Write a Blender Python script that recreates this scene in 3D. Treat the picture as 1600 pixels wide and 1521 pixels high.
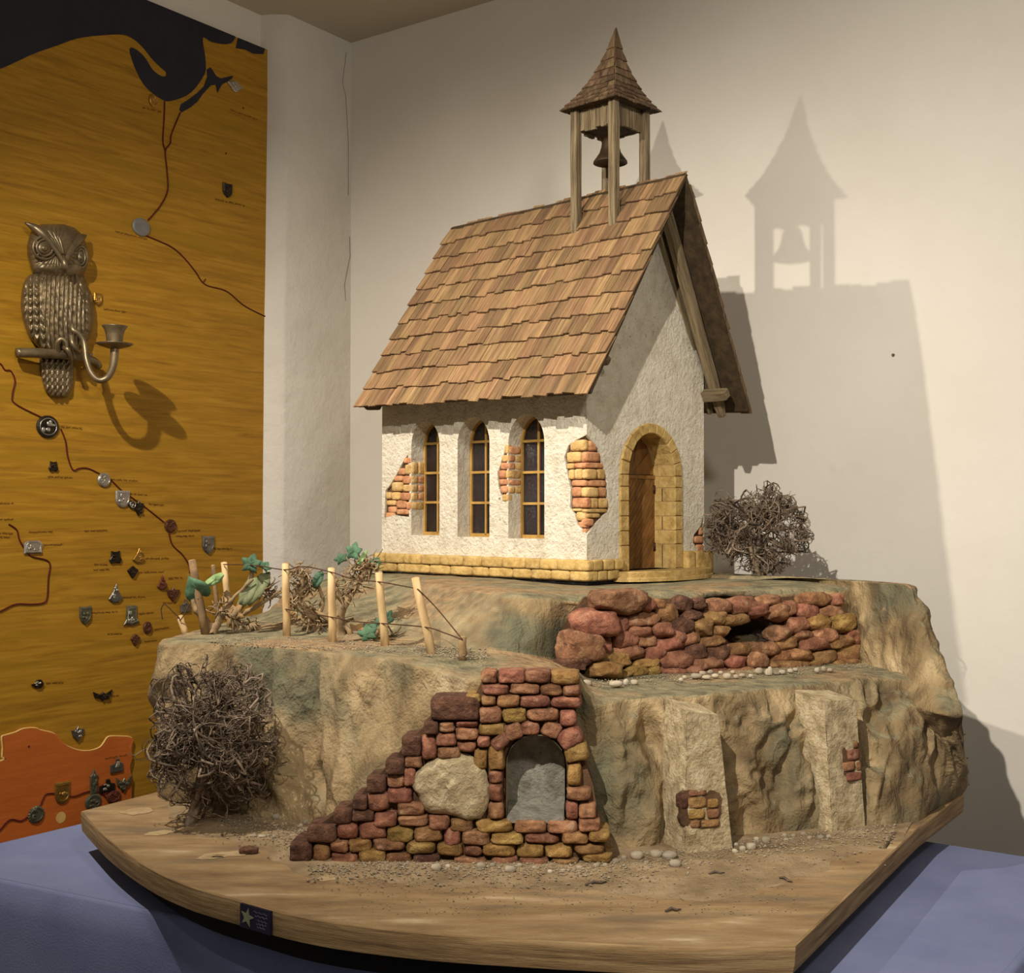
import bpy, bmesh, math, random
from math import sin, cos, pi, radians, sqrt, atan2, hypot, exp
from mathutils import Vector, Matrix, noise
from mathutils.geometry import tessellate_polygon
random.seed(7)
for o in list(bpy.data.objects): bpy.data.objects.remove(o)
scene = bpy.context.scene
COL = scene.collection
# ------------------------------------------------------------------ camera
BZ = 0.82                      # height of the top of the wooden model base above the floor
CH = 0.40                      # camera above that base
FPX = 1930.0; PITCH = radians(-1.15); ROLL = 0.0
_c, _s, _cr, _sr = cos(PITCH), sin(PITCH), cos(ROLL), sin(ROLL)
cam_d = bpy.data.cameras.new('camera'); cam = bpy.data.objects.new('camera', cam_d); COL.objects.link(cam)
R_ = Vector((_cr, _sr*_s, _sr*_c)); U_ = Vector((-_sr, _cr*_s, _cr*_c)); F_ = Vector((0, _c, -_s))
cam.matrix_world = Matrix(((R_.x, U_.x, -F_.x, 0), (R_.y, U_.y, -F_.y, 0), (R_.z, U_.z, -F_.z, BZ+CH), (0, 0, 0, 1)))
cam_d.sensor_fit = 'HORIZONTAL'; cam_d.sensor_width = 36; cam_d.lens = 36*FPX/1600; cam_d.clip_start = .02
scene.camera = cam
# ------------------------------------------------------------------ world, lights, exposure
def srgb(c):
    return tuple(((v/255)/12.92 if v/255 <= .04045 else ((v/255+.055)/1.055)**2.4) for v in c)
W = bpy.data.worlds.new('world'); scene.world = W; W.use_nodes = True
W.node_tree.nodes['Background'].inputs[0].default_value = (1.0, .945, .87, 1)
W.node_tree.nodes['Background'].inputs[1].default_value = .15
def spot(name, loc, target, power, col, size=.02, cone=100, blend=.6):
    l = bpy.data.lights.new(name, 'SPOT'); l.energy = power; l.color = col; l.shadow_soft_size = size
    l.spot_size = radians(cone); l.spot_blend = blend
    o = bpy.data.objects.new(name, l); COL.objects.link(o); o.location = Vector(loc)+Vector((0, 0, BZ))
    d = Vector(target)-Vector(loc); o.rotation_euler = d.to_track_quat('-Z', 'Y').to_euler()
    return o
spot('ceiling_spot_a', (-.85, 1.38, 1.30), (-.38, 2.05, .50), 92, (1, .94, .86), .010, 102, 1.0)
spot('ceiling_spot_b', (-.40, .20, 1.32), (.92, 1.92, .26), 160, (1, .955, .89), .010, 77, 1.0)
spot('ceiling_spot_c', (.55, -.1, 1.45), (-.45, 2.2, .60), 50, (1, .955, .90), .09, 92, 1.0)
vs = scene.view_settings
vs.view_transform = 'Standard'; vs.look = 'None'; vs.exposure = .10; vs.gamma = 1; vs.use_curve_mapping = False
# ------------------------------------------------------------------ measuring: photograph pixel -> point in the place (z measured from the base top)
def ray(px, py):
    X = (px-800)/FPX; Y = -(py-760.5)/FPX
    x = X*_cr-Y*_sr; up = X*_sr+Y*_cr
    return Vector((x, _c+up*_s, -_s+up*_c))
CO = Vector((0, 0, CH))
def onz(px, py, z): r = ray(px, py); return CO+r*((z-CH)/r.z)
def atd(px, py, d): r = ray(px, py); return CO+r*(d/r.y)
def onplane(px, py, p0, n): r = ray(px, py); return CO+r*((p0-CO).dot(n)/r.dot(n))
# ------------------------------------------------------------------ mesh helpers
UP = Vector((0, 0, BZ))
class MB:
    def __init__(s): s.v = []; s.f = []
    def add(s, vs_, fs):
        b = len(s.v); s.v += [Vector(p) for p in vs_]; s.f += [tuple(b+i for i in f) for f in fs]; return s
    def box(s, c, ax, ay, az, hx, hy, hz, t=1.0):   # axes unit vectors, half sizes; t scales the +z end
        ps = []
        for sz in (-1, 1):
            k = t if sz > 0 else 1
            for sx, sy in ((-1, -1), (1, -1), (1, 1), (-1, 1)):
                ps.append(c+ax*(hx*sx*k)+ay*(hy*sy*k)+az*(hz*sz))
        return s.add(ps, [(3, 2, 1, 0), (4, 5, 6, 7), (0, 1, 5, 4), (1, 2, 6, 5), (2, 3, 7, 6), (3, 0, 4, 7)])
    def tube(s, pts, rad, n=8, cap=True):
        pts = [Vector(p) for p in pts]
        if not hasattr(rad, '__len__'): rad = [rad]*len(pts)
        b = len(s.v); nrm = None; vs_ = []
        for i, p in enumerate(pts):
            d = (pts[min(i+1, len(pts)-1)]-pts[max(i-1, 0)])
            d = d.normalized() if d.length > 1e-9 else Vector((0, 0, 1))
            if nrm is None: nrm = d.orthogonal().normalized()
            else:
                nrm = nrm-d*nrm.dot(d); nrm = nrm.normalized() if nrm.length > 1e-6 else d.orthogonal().normalized()
            bi = d.cross(nrm)
            for k in range(n):
                a = 2*pi*k/n; vs_.append(p+nrm*(cos(a)*rad[i])+bi*(sin(a)*rad[i]))
        fs = [(i*n+k, i*n+(k+1) % n, (i+1)*n+(k+1) % n, (i+1)*n+k) for i in range(len(pts)-1) for k in range(n)]
        if cap: fs += [tuple(reversed(range(n))), tuple((len(pts)-1)*n+k for k in range(n))]
        return s.add(vs_, fs)
    def lathe(s, base, axis, prof, n=24):           # prof: (radius, height)
        axis = axis.normalized(); a1 = axis.orthogonal().normalized(); a2 = axis.cross(a1); vs_ = []
        for r, h in prof:
            for k in range(n):
                a = 2*pi*k/n; vs_.append(base+axis*h+a1*(r*cos(a))+a2*(r*sin(a)))
        m = len(prof)
        fs = [(i*n+k, i*n+(k+1) % n, (i+1)*n+(k+1) % n, (i+1)*n+k) for i in range(m-1) for k in range(n)]
        fs += [tuple(reversed(range(n))), tuple((m-1)*n+k for k in range(n))]
        return s.add(vs_, fs)
    def prism(s, loop3, off):                       # closed 3-D outline pushed along a vector; any outline
        m = len(loop3); tri = tessellate_polygon([[Vector(p) for p in loop3]])
        vs_ = [Vector(p) for p in loop3]+[Vector(p)+off for p in loop3]
        fs = [tuple(t) for t in tri]+[tuple(i+m for i in reversed(t)) for t in tri]
        fs += [(i, (i+1) % m, (i+1) % m+m, i+m) for i in range(m)]
        return s.add(vs_, fs)
    def recentre(s, c): s.v = [p-c for p in s.v]; return s
    def centre(s):
        return Vector([(min(p[i] for p in s.v)+max(p[i] for p in s.v))/2 for i in range(3)])
def wloc(o):
    l = Vector((0, 0, 0))
    while o is not None: l += o.location; o = o.parent
    return l
def obj(name, mb, mat, parent=None, smooth=False, own=False, fixn=True):
    """mb is in base coordinates (z from the base top). own: origin at the piece's own centre"""
    pw = wloc(parent) if parent else UP
    loc = Vector((0, 0, 0))
    if own or parent is None:
        c = mb.centre()
        if parent is None: c.z = min(p.z for p in mb.v)
        loc = (c+UP)-(pw if parent else Vector((0, 0, 0)))
        org = c+UP
    else: org = pw
    me = bpy.data.meshes.new(name)
    me.from_pydata([tuple(p+UP-org) for p in mb.v], [], mb.f); me.update()
    if fixn:
        bm = bmesh.new(); bm.from_mesh(me); bmesh.ops.recalc_face_normals(bm, faces=bm.faces); bm.to_mesh(me); bm.free()
    if smooth:
        for p in me.polygons: p.use_smooth = True
    if mat: me.materials.append(mat)
    o = bpy.data.objects.new(name, me); COL.objects.link(o); o.location = loc
    if parent: o.parent = parent
    return o
def smooth_angle(o, ang=40):
    me = o.data
    for p in me.polygons: p.use_smooth = True
    me.set_sharp_from_angle(angle=radians(ang))
    return o
def empty(name, p):
    o = bpy.data.objects.new(name, None); COL.objects.link(o); o.location = Vector(p)+UP; o.empty_display_size = .02
    return o
def tag(o, label=None, cat=None, group=None, kind=None):
    if label: o['label'] = label
    if cat: o['category'] = cat
    if group: o['group'] = group
    if kind: o['kind'] = kind
    return o
_rc = {}
def rcube(n=3):                                      # cube grid, shared topology
    if n in _rc: return _rc[n]
    bm = bmesh.new(); bmesh.ops.create_cube(bm, size=2)
    bmesh.ops.subdivide_edges(bm, edges=bm.edges[:], cuts=n-1, use_grid_fill=True)
    bm.verts.ensure_lookup_table(); bm.verts.index_update()
    r = ([v.co.copy() for v in bm.verts], [tuple(v.index for v in f.verts) for f in bm.faces]); bm.free(); _rc[n] = r
    return r
def stone(c, ax, ay, az, hx, hy, hz, k=5, jit=.12, seed=None, n=4, rough=.0):
    """rounded irregular block"""
    V, Fc = rcube(n); off = Vector((random.random()*90, random.random()*90, random.random()*90)); out = []
    for p in V:
        l = (abs(p.x)**k+abs(p.y)**k+abs(p.z)**k)**(1/k); q = p/l
        d = noise.noise_vector(q*.9+off)*jit
        q = Vector((q.x*(1+d.x), q.y*(1+d.y), q.z*(1+d.z)))
        q = q+noise.noise_vector(q*3+off)*(jit*.25+rough)
        out.append(c+ax*(hx*q.x)+ay*(hy*q.y)+az*(hz*q.z))
    return MB().add(out, Fc)
def cr(p0, p1, p2, p3, t):
    return .5*((2*p1)+(p2-p0)*t+(2*p0-5*p1+4*p2-p3)*t*t+(3*p1-p0-3*p2+p3)*t**3)
def spline(pts, n):
    pts = [Vector(p) for p in pts]; m = len(pts); out = []
    L = [0]
    for i in range(m-1): L.append(L[-1]+(pts[i+1]-pts[i]).length)
    for j in range(n):
        s = L[-1]*j/(n-1); i = 0
        while i < m-2 and s > L[i+1]: i += 1
        t = (s-L[i])/max(1e-9, L[i+1]-L[i])
        out.append(cr(pts[max(i-1, 0)], pts[i], pts[i+1], pts[min(i+2, m-1)], t))
    return out
# ------------------------------------------------------------------ materials
def pm(name, cols, scale=20, stretch=(1, 1, 1), rough=.8, metal=0, bump=.3, bscale=80, bdist=.002, rand=0, detail=6, spots=None, coord='Object', spec=.3, distort=0, hue=0):
    m = bpy.data.materials.new(name); m.use_nodes = True; nt = m.node_tree; N = nt.nodes; Lk = nt.links
    b = N['Principled BSDF']; b.inputs['Roughness'].default_value = rough; b.inputs['Metallic'].default_value = metal
    b.inputs['Specular IOR Level'].default_value = spec
    tc = N.new('ShaderNodeTexCoord'); mp = N.new('ShaderNodeMapping'); mp.inputs['Scale'].default_value = stretch
    Lk.new(tc.outputs[coord], mp.inputs['Vector']); vec = mp.outputs['Vector']
    oi = N.new('ShaderNodeObjectInfo')
    if rand:
        ad = N.new('ShaderNodeVectorMath'); ad.operation = 'ADD'
        sc = N.new('ShaderNodeMath'); sc.operation = 'MULTIPLY'; sc.inputs[1].default_value = 37
        Lk.new(oi.outputs['Random'], sc.inputs[0]); Lk.new(vec, ad.inputs[0]); Lk.new(sc.outputs[0], ad.inputs[1]); vec = ad.outputs[0]
    nz = N.new('ShaderNodeTexNoise'); nz.inputs['Scale'].default_value = scale; nz.inputs['Detail'].default_value = detail; nz.inputs['Roughness'].default_value = .62
    nz.inputs['Distortion'].default_value = distort
    Lk.new(vec, nz.inputs['Vector'])
    rp = N.new('ShaderNodeValToRGB'); els = rp.color_ramp.elements
    while len(els) < len(cols): els.new(.5)
    for e, (p, c) in zip(els, cols): e.position = p; e.color = srgb(c)+(1,)
    Lk.new(nz.outputs['Fac'], rp.inputs['Fac']); out = rp.outputs['Color']
    if rand:
        hs = N.new('ShaderNodeHueSaturation'); mr = N.new('ShaderNodeMapRange')
        mr.inputs['To Min'].default_value = 1-rand; mr.inputs['To Max'].default_value = 1+rand
        Lk.new(oi.outputs['Random'], mr.inputs['Value']); Lk.new(mr.outputs[0], hs.inputs['Value']); Lk.new(out, hs.inputs['Color'])
        if hue:
            m2 = N.new('ShaderNodeMath'); m2.operation = 'MULTIPLY'; m2.inputs[1].default_value = 7.13
            m3 = N.new('ShaderNodeMath'); m3.operation = 'FRACT'; Lk.new(oi.outputs['Random'], m2.inputs[0]); Lk.new(m2.outputs[0], m3.inputs[0])
            mh = N.new('ShaderNodeMapRange'); mh.inputs['To Min'].default_value = .5-hue; mh.inputs['To Max'].default_value = .5+hue
            Lk.new(m3.outputs[0], mh.inputs['Value']); Lk.new(mh.outputs[0], hs.inputs['Hue'])
        out = hs.outputs['Color']
    if spots:                                        # (scale, threshold, colour, amount)
        for sc_, th, colr, amt in spots:
            n2 = N.new('ShaderNodeTexNoise'); n2.inputs['Scale'].default_value = sc_; n2.inputs['Detail'].default_value = 5
            Lk.new(vec, n2.inputs['Vector'])
            r2 = N.new('ShaderNodeMapRange'); r2.inputs['From Min'].default_value = th; r2.inputs['From Max'].default_value = th+.12; r2.inputs['To Max'].default_value = amt
            Lk.new(n2.outputs['Fac'], r2.inputs['Value'])
            mx = N.new('ShaderNodeMix'); mx.data_type = 'RGBA'; mx.inputs['B'].default_value = srgb(colr)+(1,)
            Lk.new(r2.outputs[0], mx.inputs['Factor']); Lk.new(out, mx.inputs['A']); out = mx.outputs['Result']
    Lk.new(out, b.inputs['Base Color'])
    if bump:
        n3 = N.new('ShaderNodeTexNoise'); n3.inputs['Scale'].default_value = bscale; n3.inputs['Detail'].default_value = 6; n3.inputs['Roughness'].default_value = .65
        Lk.new(vec, n3.inputs['Vector'])
        bp = N.new('ShaderNodeBump'); bp.inputs['Strength'].default_value = bump; bp.inputs['Distance'].default_value = bdist
        Lk.new(n3.outputs['Fac'], bp.inputs['Height']); Lk.new(bp.outputs['Normal'], b.inputs['Normal'])
    return m
M = {}
M['wall'] = pm('wall_plaster', [(.3, (214, 205, 188)), (.7, (222, 214, 198))], 3, rough=.9, bump=.25, bscale=26, bdist=.004, spots=[(9, .69, (205, 197, 182), .5)])
M['ceiling'] = pm('ceiling_plaster', [(.3, (196, 186, 168)), (.7, (206, 196, 178))], 2, rough=.95, bump=.2, bscale=20, bdist=.003)
M['floor'] = pm('floor_dark', [(.3, (52, 46, 42)), (.7, (70, 62, 54))], 12, rough=.6, bump=.1)
M['cloth'] = pm('blue_cloth', [(.35, (106, 112, 143)), (.65, (118, 124, 154))], 8, (1, 1, 1), .9, bump=.5, bscale=420, bdist=.0016, spots=[(3.2, .6, (94, 100, 128), .5)])
M['board_top'] = pm('board_wood_top', [(.25, (112, 88, 58)), (.5, (150, 121, 82)), (.75, (178, 150, 108))], 6, (1.6, 6, 5), .88, bump=.6, bscale=110, bdist=.003, detail=9, spots=[(4, .52, (116, 98, 76), .7), (70, .62, (86, 70, 52), .55), (6, .66, (206, 186, 152), .6)])
M['board_edge'] = pm('board_wood_edge', [(.3, (98, 74, 46)), (.5, (146, 116, 76)), (.72, (180, 150, 106))], 9, (1, 1, 22), .85, bump=.6, bscale=60, bdist=.002, spots=[(30, .62, (84, 64, 42), .6)])
M['underframe'] = pm('dark_underframe', [(.3, (18, 16, 16)), (.7, (30, 26, 24))], 20, rough=.9)
M['shingle'] = pm('cedar_shingle', [(.26, (84, 62, 40)), (.5, (132, 101, 66)), (.75, (164, 131, 92))], 14, (17, .9, 1), .9, bump=.8, bscale=60, bdist=.002, rand=.30, hue=.008, detail=8, spots=[(18, .57, (92, 76, 58), .6)])
M['oldshingle'] = pm('weathered_shingle', [(.28, (70, 52, 36)), (.5, (112, 88, 62)), (.75, (144, 116, 84))], 14, (15, .9, 1), .9, bump=.8, bscale=60, bdist=.002, rand=.28, hue=.008)
M['beam'] = pm('weathered_beam', [(.3, (76, 62, 44)), (.5, (128, 110, 80)), (.72, (160, 142, 110))], 30, (9, 9, .5), .9, bump=1, bscale=50, bdist=.004, rand=.14, detail=8, spots=[(40, .64, (92, 74, 50), .5)])
M['darkwood'] = pm('dark_wood', [(.3, (46, 36, 22)), (.7, (82, 64, 40))], 24, (3, 3, 3), .9, bump=.4, bscale=80, bdist=.001)
M['plaster'] = pm('rough_plaster', [(.25, (200, 186, 158)), (.5, (226, 214, 188)), (.75, (238, 228, 206))], 40, rough=.95, bump=1, bscale=130, bdist=.0075, detail=8, spots=[(200, .64, (116, 94, 68), .85), (12, .68, (196, 168, 140), .35)])
M['stoney'] = pm('yellow_stone', [(.3, (150, 118, 64)), (.5, (188, 154, 90)), (.72, (208, 178, 116))], 60, rough=.88, bump=.8, bscale=150, bdist=.003, rand=.10, detail=9, spots=[(60, .62, (134, 104, 60), .6)])
M['brickr'] = pm('red_brick', [(.28, (94, 60, 42)), (.5, (148, 98, 70)), (.72, (184, 134, 98))], 70, rough=.92, bump=1, bscale=170, bdist=.005, rand=.2, hue=.012, detail=9, spots=[(90, .6, (178, 148, 116), .6), (26, .62, (100, 78, 60), .55)])
M['bricky'] = pm('ochre_brick', [(.28, (108, 80, 40)), (.5, (158, 122, 64)), (.72, (190, 156, 96))], 70, rough=.92, bump=1, bscale=170, bdist=.006, rand=.16, hue=.010, detail=9, spots=[(45, .58, (146, 100, 66), .6)])
M['bricko'] = pm('orange_brick', [(.28, (96, 64, 38)), (.5, (146, 104, 64)), (.72, (180, 138, 92))], 70, rough=.92, bump=1, bscale=170, bdist=.006, rand=.16, hue=.010, detail=9, spots=[(40, .56, (156, 122, 70), .6)])
M['brickd'] = pm('dark_rough_brick', [(.28, (70, 46, 34)), (.5, (110, 74, 54)), (.72, (146, 104, 78))], 90, rough=.95, bump=1, bscale=220, bdist=.009, rand=.12, detail=9)
M['pbr'] = pm('salmon_brick', [(.28, (156, 100, 66)), (.5, (200, 140, 96)), (.75, (220, 172, 126))], 60, rough=.92, bump=.9, bscale=170, bdist=.004, rand=.12, detail=9)
M['pby'] = pm('straw_brick', [(.28, (168, 128, 72)), (.5, (208, 168, 104)), (.75, (226, 194, 138))], 60, rough=.92, bump=.9, bscale=170, bdist=.004, rand=.12, detail=9)
M['mortar'] = pm('dark_mortar', [(.3, (64, 44, 28)), (.7, (104, 76, 50))], 60, rough=.95, bump=.8, bscale=160, bdist=.002)
M['cement'] = pm('rough_cement', [(.3, (150, 130, 96)), (.5, (188, 166, 126)), (.72, (212, 194, 156))], 70, rough=.95, bump=1, bscale=170, bdist=.007, detail=9, spots=[(22, .62, (150, 124, 82), .6), (150, .64, (110, 92, 66), .6)])
M['niche'] = pm('grey_plaster', [(.3, (112, 106, 92)), (.5, (142, 136, 120)), (.75, (168, 162, 144))], 50, rough=.95, bump=1, bscale=150, bdist=.006, detail=9, spots=[(120, .62, (96, 84, 64), .7)])
M['doorwood'] = pm('door_wood', [(.3, (86, 56, 26)), (.5, (126, 86, 42)), (.75, (148, 106, 56))], 20, (3, 3, 1), .6, bump=.3, bscale=80, bdist=.0008, rand=.16)
M['winframe'] = pm('window_frame_paint', [(.3, (146, 108, 48)), (.7, (176, 138, 70))], 40, rough=.6, bump=.1)
M['glass'] = pm('dark_crinkled_glass', [(.35, (12, 7, 7)), (.65, (34, 20, 18))], 40, rough=.10, bump=1, bscale=46, bdist=.006, spec=.8, distort=2)
M['iron'] = pm('rusty_iron', [(.3, (52, 30, 24)), (.7, (84, 50, 38))], 60, rough=.6, metal=.6, bump=.4, bscale=200, bdist=.0006)
M['bell'] = pm('bell_bronze', [(.3, (62, 48, 34)), (.7, (92, 72, 50))], 30, rough=.5, metal=.7, bump=.15)
M['brass'] = pm('antique_brass', [(.3, (104, 90, 66)), (.7, (144, 126, 94))], 40, rough=.40, metal=.65, bump=.25, bscale=200, bdist=.0006, spec=.5)
M['mapwood'] = pm('mustard_painted_wood', [(.26, (134, 94, 20)), (.5, (164, 118, 26)), (.74, (182, 136, 40))], 6, (1.1, 1.1, 17), .6, bump=.2, bscale=14, bdist=.0012, distort=.8, spots=[(2.3, .54, (150, 114, 16), .6), (9, .66, (122, 84, 18), .35)])
M['sea'] = pm('navy_paint', [(.3, (34, 32, 40)), (.7, (42, 40, 48))], 20, rough=.55, bump=.1)
M['orange'] = pm('orange_painted_wood', [(.3, (176, 88, 28)), (.7, (196, 104, 38))], 6, (1, 1, 9), .65, bump=.2, bscale=30)
M['rawedge'] = pm('raw_wood_edge', [(.3, (206, 160, 84)), (.7, (230, 190, 112))], 30, rough=.8)
M['redline'] = pm('dark_red_line', [(.3, (74, 20, 8)), (.7, (96, 28, 12))], 30, rough=.7, bump=0)
M['ink'] = pm('brown_ink', [(.3, (90, 52, 12)), (.7, (110, 66, 16))], 30, rough=.8, bump=0)
def metal(name, a, b, r=.38, mt=.85): M[name] = pm(name, [(.3, a), (.7, b)], 60, rough=r, metal=mt, bump=.5, bscale=260, bdist=.001)
metal('pewter', (110, 104, 96), (150, 144, 134)); metal('darkpin', (46, 40, 34), (84, 74, 60)); metal('silverpin', (176, 170, 158), (214, 208, 196), .3)
metal('goldpin', (170, 124, 52), (206, 164, 88), .35); metal('brownpin', (84, 48, 34), (118, 74, 52), .45, .5); metal('greyzinc', (128, 126, 122), (150, 148, 142), .5, .6)
metal('greenpin', (84, 82, 64), (132, 126, 102), .4, .6); metal('redpin', (100, 50, 38), (134, 78, 58), .4, .4); M['hole_shade'] = pm('painted_hole_shade', [(.3, (40, 30, 20)), (.7, (66, 50, 34))], 60, rough=.95, bump=.8, bscale=120, bdist=.003); M['soil'] = pm('dusty_soil', [(.3, (116, 96, 68)), (.5, (146, 122, 88)), (.75, (174, 150, 114))], 22, rough=.95, bump=.9, bscale=260, bdist=.003, spots=[(7, .60, (104, 100, 76), .5), (16, .62, (176, 152, 114), .5), (120, .66, (90, 76, 58), .5)])
M['stake'] = pm('peeled_stake', [(.3, (170, 136, 88)), (.6, (206, 174, 124)), (.8, (222, 196, 150))], 30, (3, 3, .5), .8, bump=.4, bscale=90, bdist=.001, rand=.08)
M['stakebark'] = pm('bark_stake', [(.3, (90, 68, 44)), (.6, (140, 112, 76))], 40, rough=.9, bump=.6, bscale=120, bdist=.001, rand=.1)
M['twig'] = pm('grey_brown_twig', [(.3, (96, 80, 64)), (.55, (142, 122, 100)), (.8, (174, 156, 130))], 70, rough=.9, bump=.4, bscale=150, bdist=.0008)
M['twigdark'] = pm('dark_twig', [(.3, (66, 54, 42)), (.7, (110, 92, 74))], 60, rough=.9, bump=.4)
M['vine'] = pm('vine_bark', [(.3, (112, 90, 62)), (.6, (158, 132, 96)), (.8, (184, 160, 122))], 60, rough=.9, bump=.6, bscale=130, bdist=.001)
M['leaf'] = pm('green_leaf', [(.3, (52, 80, 56)), (.7, (88, 118, 86))], 90, rough=.75, bump=.5, bscale=120, bdist=.001, rand=.2)
M['leaflight'] = pm('pale_leaf', [(.3, (112, 138, 84)), (.7, (144, 166, 108))], 50, rough=.7, bump=.4, bscale=90, bdist=.001)
M['leafdull'] = pm('dull_leaf', [(.3, (98, 104, 70)), (.7, (128, 130, 92))], 50, rough=.8, bump=.4, bscale=90, bdist=.001)
M['leafdry'] = pm('dry_leaf', [(.3, (132, 100, 62)), (.7, (174, 140, 94))], 50, rough=.85, bump=.4, bscale=90, bdist=.001)
M['wire'] = pm('rusty_wire', [(.3, (64, 42, 26)), (.7, (92, 62, 40))], 50, rough=.7, metal=.3, bump=0)
M['pebble'] = pm('river_pebble', [(.3, (128, 114, 92)), (.55, (164, 150, 126)), (.8, (196, 184, 158))], 30, rough=.85, bump=.4, bscale=150, rand=.26)
M['gravel'] = pm('fine_gravel', [(.3, (96, 82, 64)), (.5, (136, 120, 96)), (.75, (184, 168, 140))], 320, rough=.9, bump=0)
M['plate'] = pm('navy_plate', [(.3, (22, 18, 38)), (.7, (32, 28, 50))], 40, rough=.4, bump=.1)
M['plateink'] = pm('grey_print', [(.3, (66, 64, 84)), (.7, (80, 78, 96))], 40, rough=.5, bump=0)
M['star'] = pm('green_gold_star', [(.3, (124, 128, 96)), (.7, (160, 162, 124))], 40, rough=.4, metal=.5, bump=.1)
M['table'] = pm('table_wood', [(.3, (110, 80, 52)), (.7, (140, 106, 70))], 12, (1, 6, 1), .6)
M['darkcrack'] = pm('dark_crack', [(.3, (92, 82, 70)), (.7, (112, 100, 86))], 30, rough=.95, bump=0)
def hill_material():
    m = bpy.data.materials.new('painted_paper_hill'); m.use_nodes = True; nt = m.node_tree; N = nt.nodes; L = nt.links; b = N['Principled BSDF']
    b.inputs['Roughness'].default_value = .85; b.inputs['Specular IOR Level'].default_value = .25
    tc = N.new('ShaderNodeTexCoord')
    def nz(scale, detail=6, st=(1, 1, 1), dist=0):
        mp = N.new('ShaderNodeMapping'); mp.inputs['Scale'].default_value = st; L.new(tc.outputs['Object'], mp.inputs['Vector'])
        n = N.new('ShaderNodeTexNoise'); n.inputs['Scale'].default_value = scale; n.inputs['Detail'].default_value = detail; n.inputs['Distortion'].default_value = dist
        L.new(mp.outputs[0], n.inputs['Vector']); return n.outputs['Fac']
    def ramp(fac, cols):
        r = N.new('ShaderNodeValToRGB'); e = r.color_ramp.elements
        while len(e) < len(cols): e.new(.5)
        for a, (p, c) in zip(e, cols): a.position = p; a.color = srgb(c)+(1,)
        L.new(fac, r.inputs['Fac']); return r.outputs['Color']
    def mix(f, a, bb):
        x = N.new('ShaderNodeMix'); x.data_type = 'RGBA'
        L.new(f, x.inputs['Factor']); L.new(a, x.inputs['A']); L.new(bb, x.inputs['B']); return x.outputs['Result']
    def mr(v, a, c, lo=0, hi=1):
        x = N.new('ShaderNodeMapRange'); x.inputs['From Min'].default_value = a; x.inputs['From Max'].default_value = c; x.inputs['To Min'].default_value = lo; x.inputs['To Max'].default_value = hi
        L.new(v, x.inputs['Value']); return x.outputs[0]
    paper = ramp(nz(16, 8, (1, 1, .45), .8), [(.28, (84, 67, 46)), (.45, (126, 105, 72)), (.6, (160, 136, 97)), (.78, (190, 167, 128))])
    green = ramp(nz(30), [(.3, (70, 72, 56)), (.7, (104, 102, 78))])
    c = mix(mr(nz(6, 4), .49, .62, 0, .85), paper, green)
    dirt = ramp(nz(40, 8), [(.3, (92, 84, 62)), (.5, (122, 114, 86)), (.7, (150, 134, 100))])
    brown = ramp(nz(60, 8), [(.3, (118, 94, 66)), (.7, (168, 138, 98))])
    dirt = mix(mr(nz(6, 3), .48, .6), dirt, brown)
    g = N.new('ShaderNodeNewGeometry'); sx = N.new('ShaderNodeSeparateXYZ'); L.new(g.outputs['True Normal'], sx.inputs[0])
    c = mix(mr(sx.outputs['Z'], .62, .88), c, dirt)
    L.new(c, b.inputs['Base Color'])
    bp = N.new('ShaderNodeBump'); bp.inputs['Strength'].default_value = .9; bp.inputs['Distance'].default_value = .007
    a1 = N.new('ShaderNodeMath'); a1.operation = 'ADD'; L.new(nz(48, 9, (1, 1, .6), 1.2), a1.inputs[0])
    m2 = N.new('ShaderNodeMath'); m2.operation = 'MULTIPLY'; m2.inputs[1].default_value = .35; L.new(nz(260, 4), m2.inputs[0]); L.new(m2.outputs[0], a1.inputs[1])
    L.new(a1.outputs[0], bp.inputs['Height']); L.new(bp.outputs['Normal'], b.inputs['Normal'])
    return m
M['hill'] = hill_material()
X_, Y_, Z_ = Vector((1, 0, 0)), Vector((0, 1, 0)), Vector((0, 0, 1))
def hd(deg): return Vector((sin(radians(deg)), cos(radians(deg)), 0))
# ================================================================== THE ROOM
LW = hd(35.5); LN = hd(125.5)                          # left wall runs along LW, faces LN
BW = hd(125.5); BN = hd(215.5)                         # back wall runs along BW, faces BN
KB = 2.25
pb0 = -BN*KB
corner = onplane(548, 400, pb0, BN); corner.z = 0
CEIL = 1.565; FLOOR = -BZ
PIL = .055                                              # the pilaster stands proud of the left wall
lw0 = corner-LN*PIL
def wallbox(name, a, b, z0, z1, n, t, mat):
    mb = MB()
    nx = 40; nz_ = 30; d = b-a
    mb.add([a+Z_*z0, b+Z_*z0, b+Z_*z1, a+Z_*z1, a+Z_*z0-n*t, b+Z_*z0-n*t, b+Z_*z1-n*t, a+Z_*z1-n*t],
           [(0, 1, 2, 3), (5, 4, 7, 6), (0, 4, 5, 1), (1, 5, 6, 2), (2, 6, 7, 3), (3, 7, 4, 0)])
    return tag(obj(name, mb, mat), kind='structure')
tag(wallbox('wall_left', lw0-LW*2.6, lw0+LW*.1, FLOOR, CEIL, LN, .12, M['wall']), 'white plastered wall behind the mustard map panel')
tag(wallbox('wall_back', corner-BW*.15, corner+BW*3.4, FLOOR, CEIL, BN, .12, M['wall']), 'white plastered wall behind the model chapel')
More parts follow.
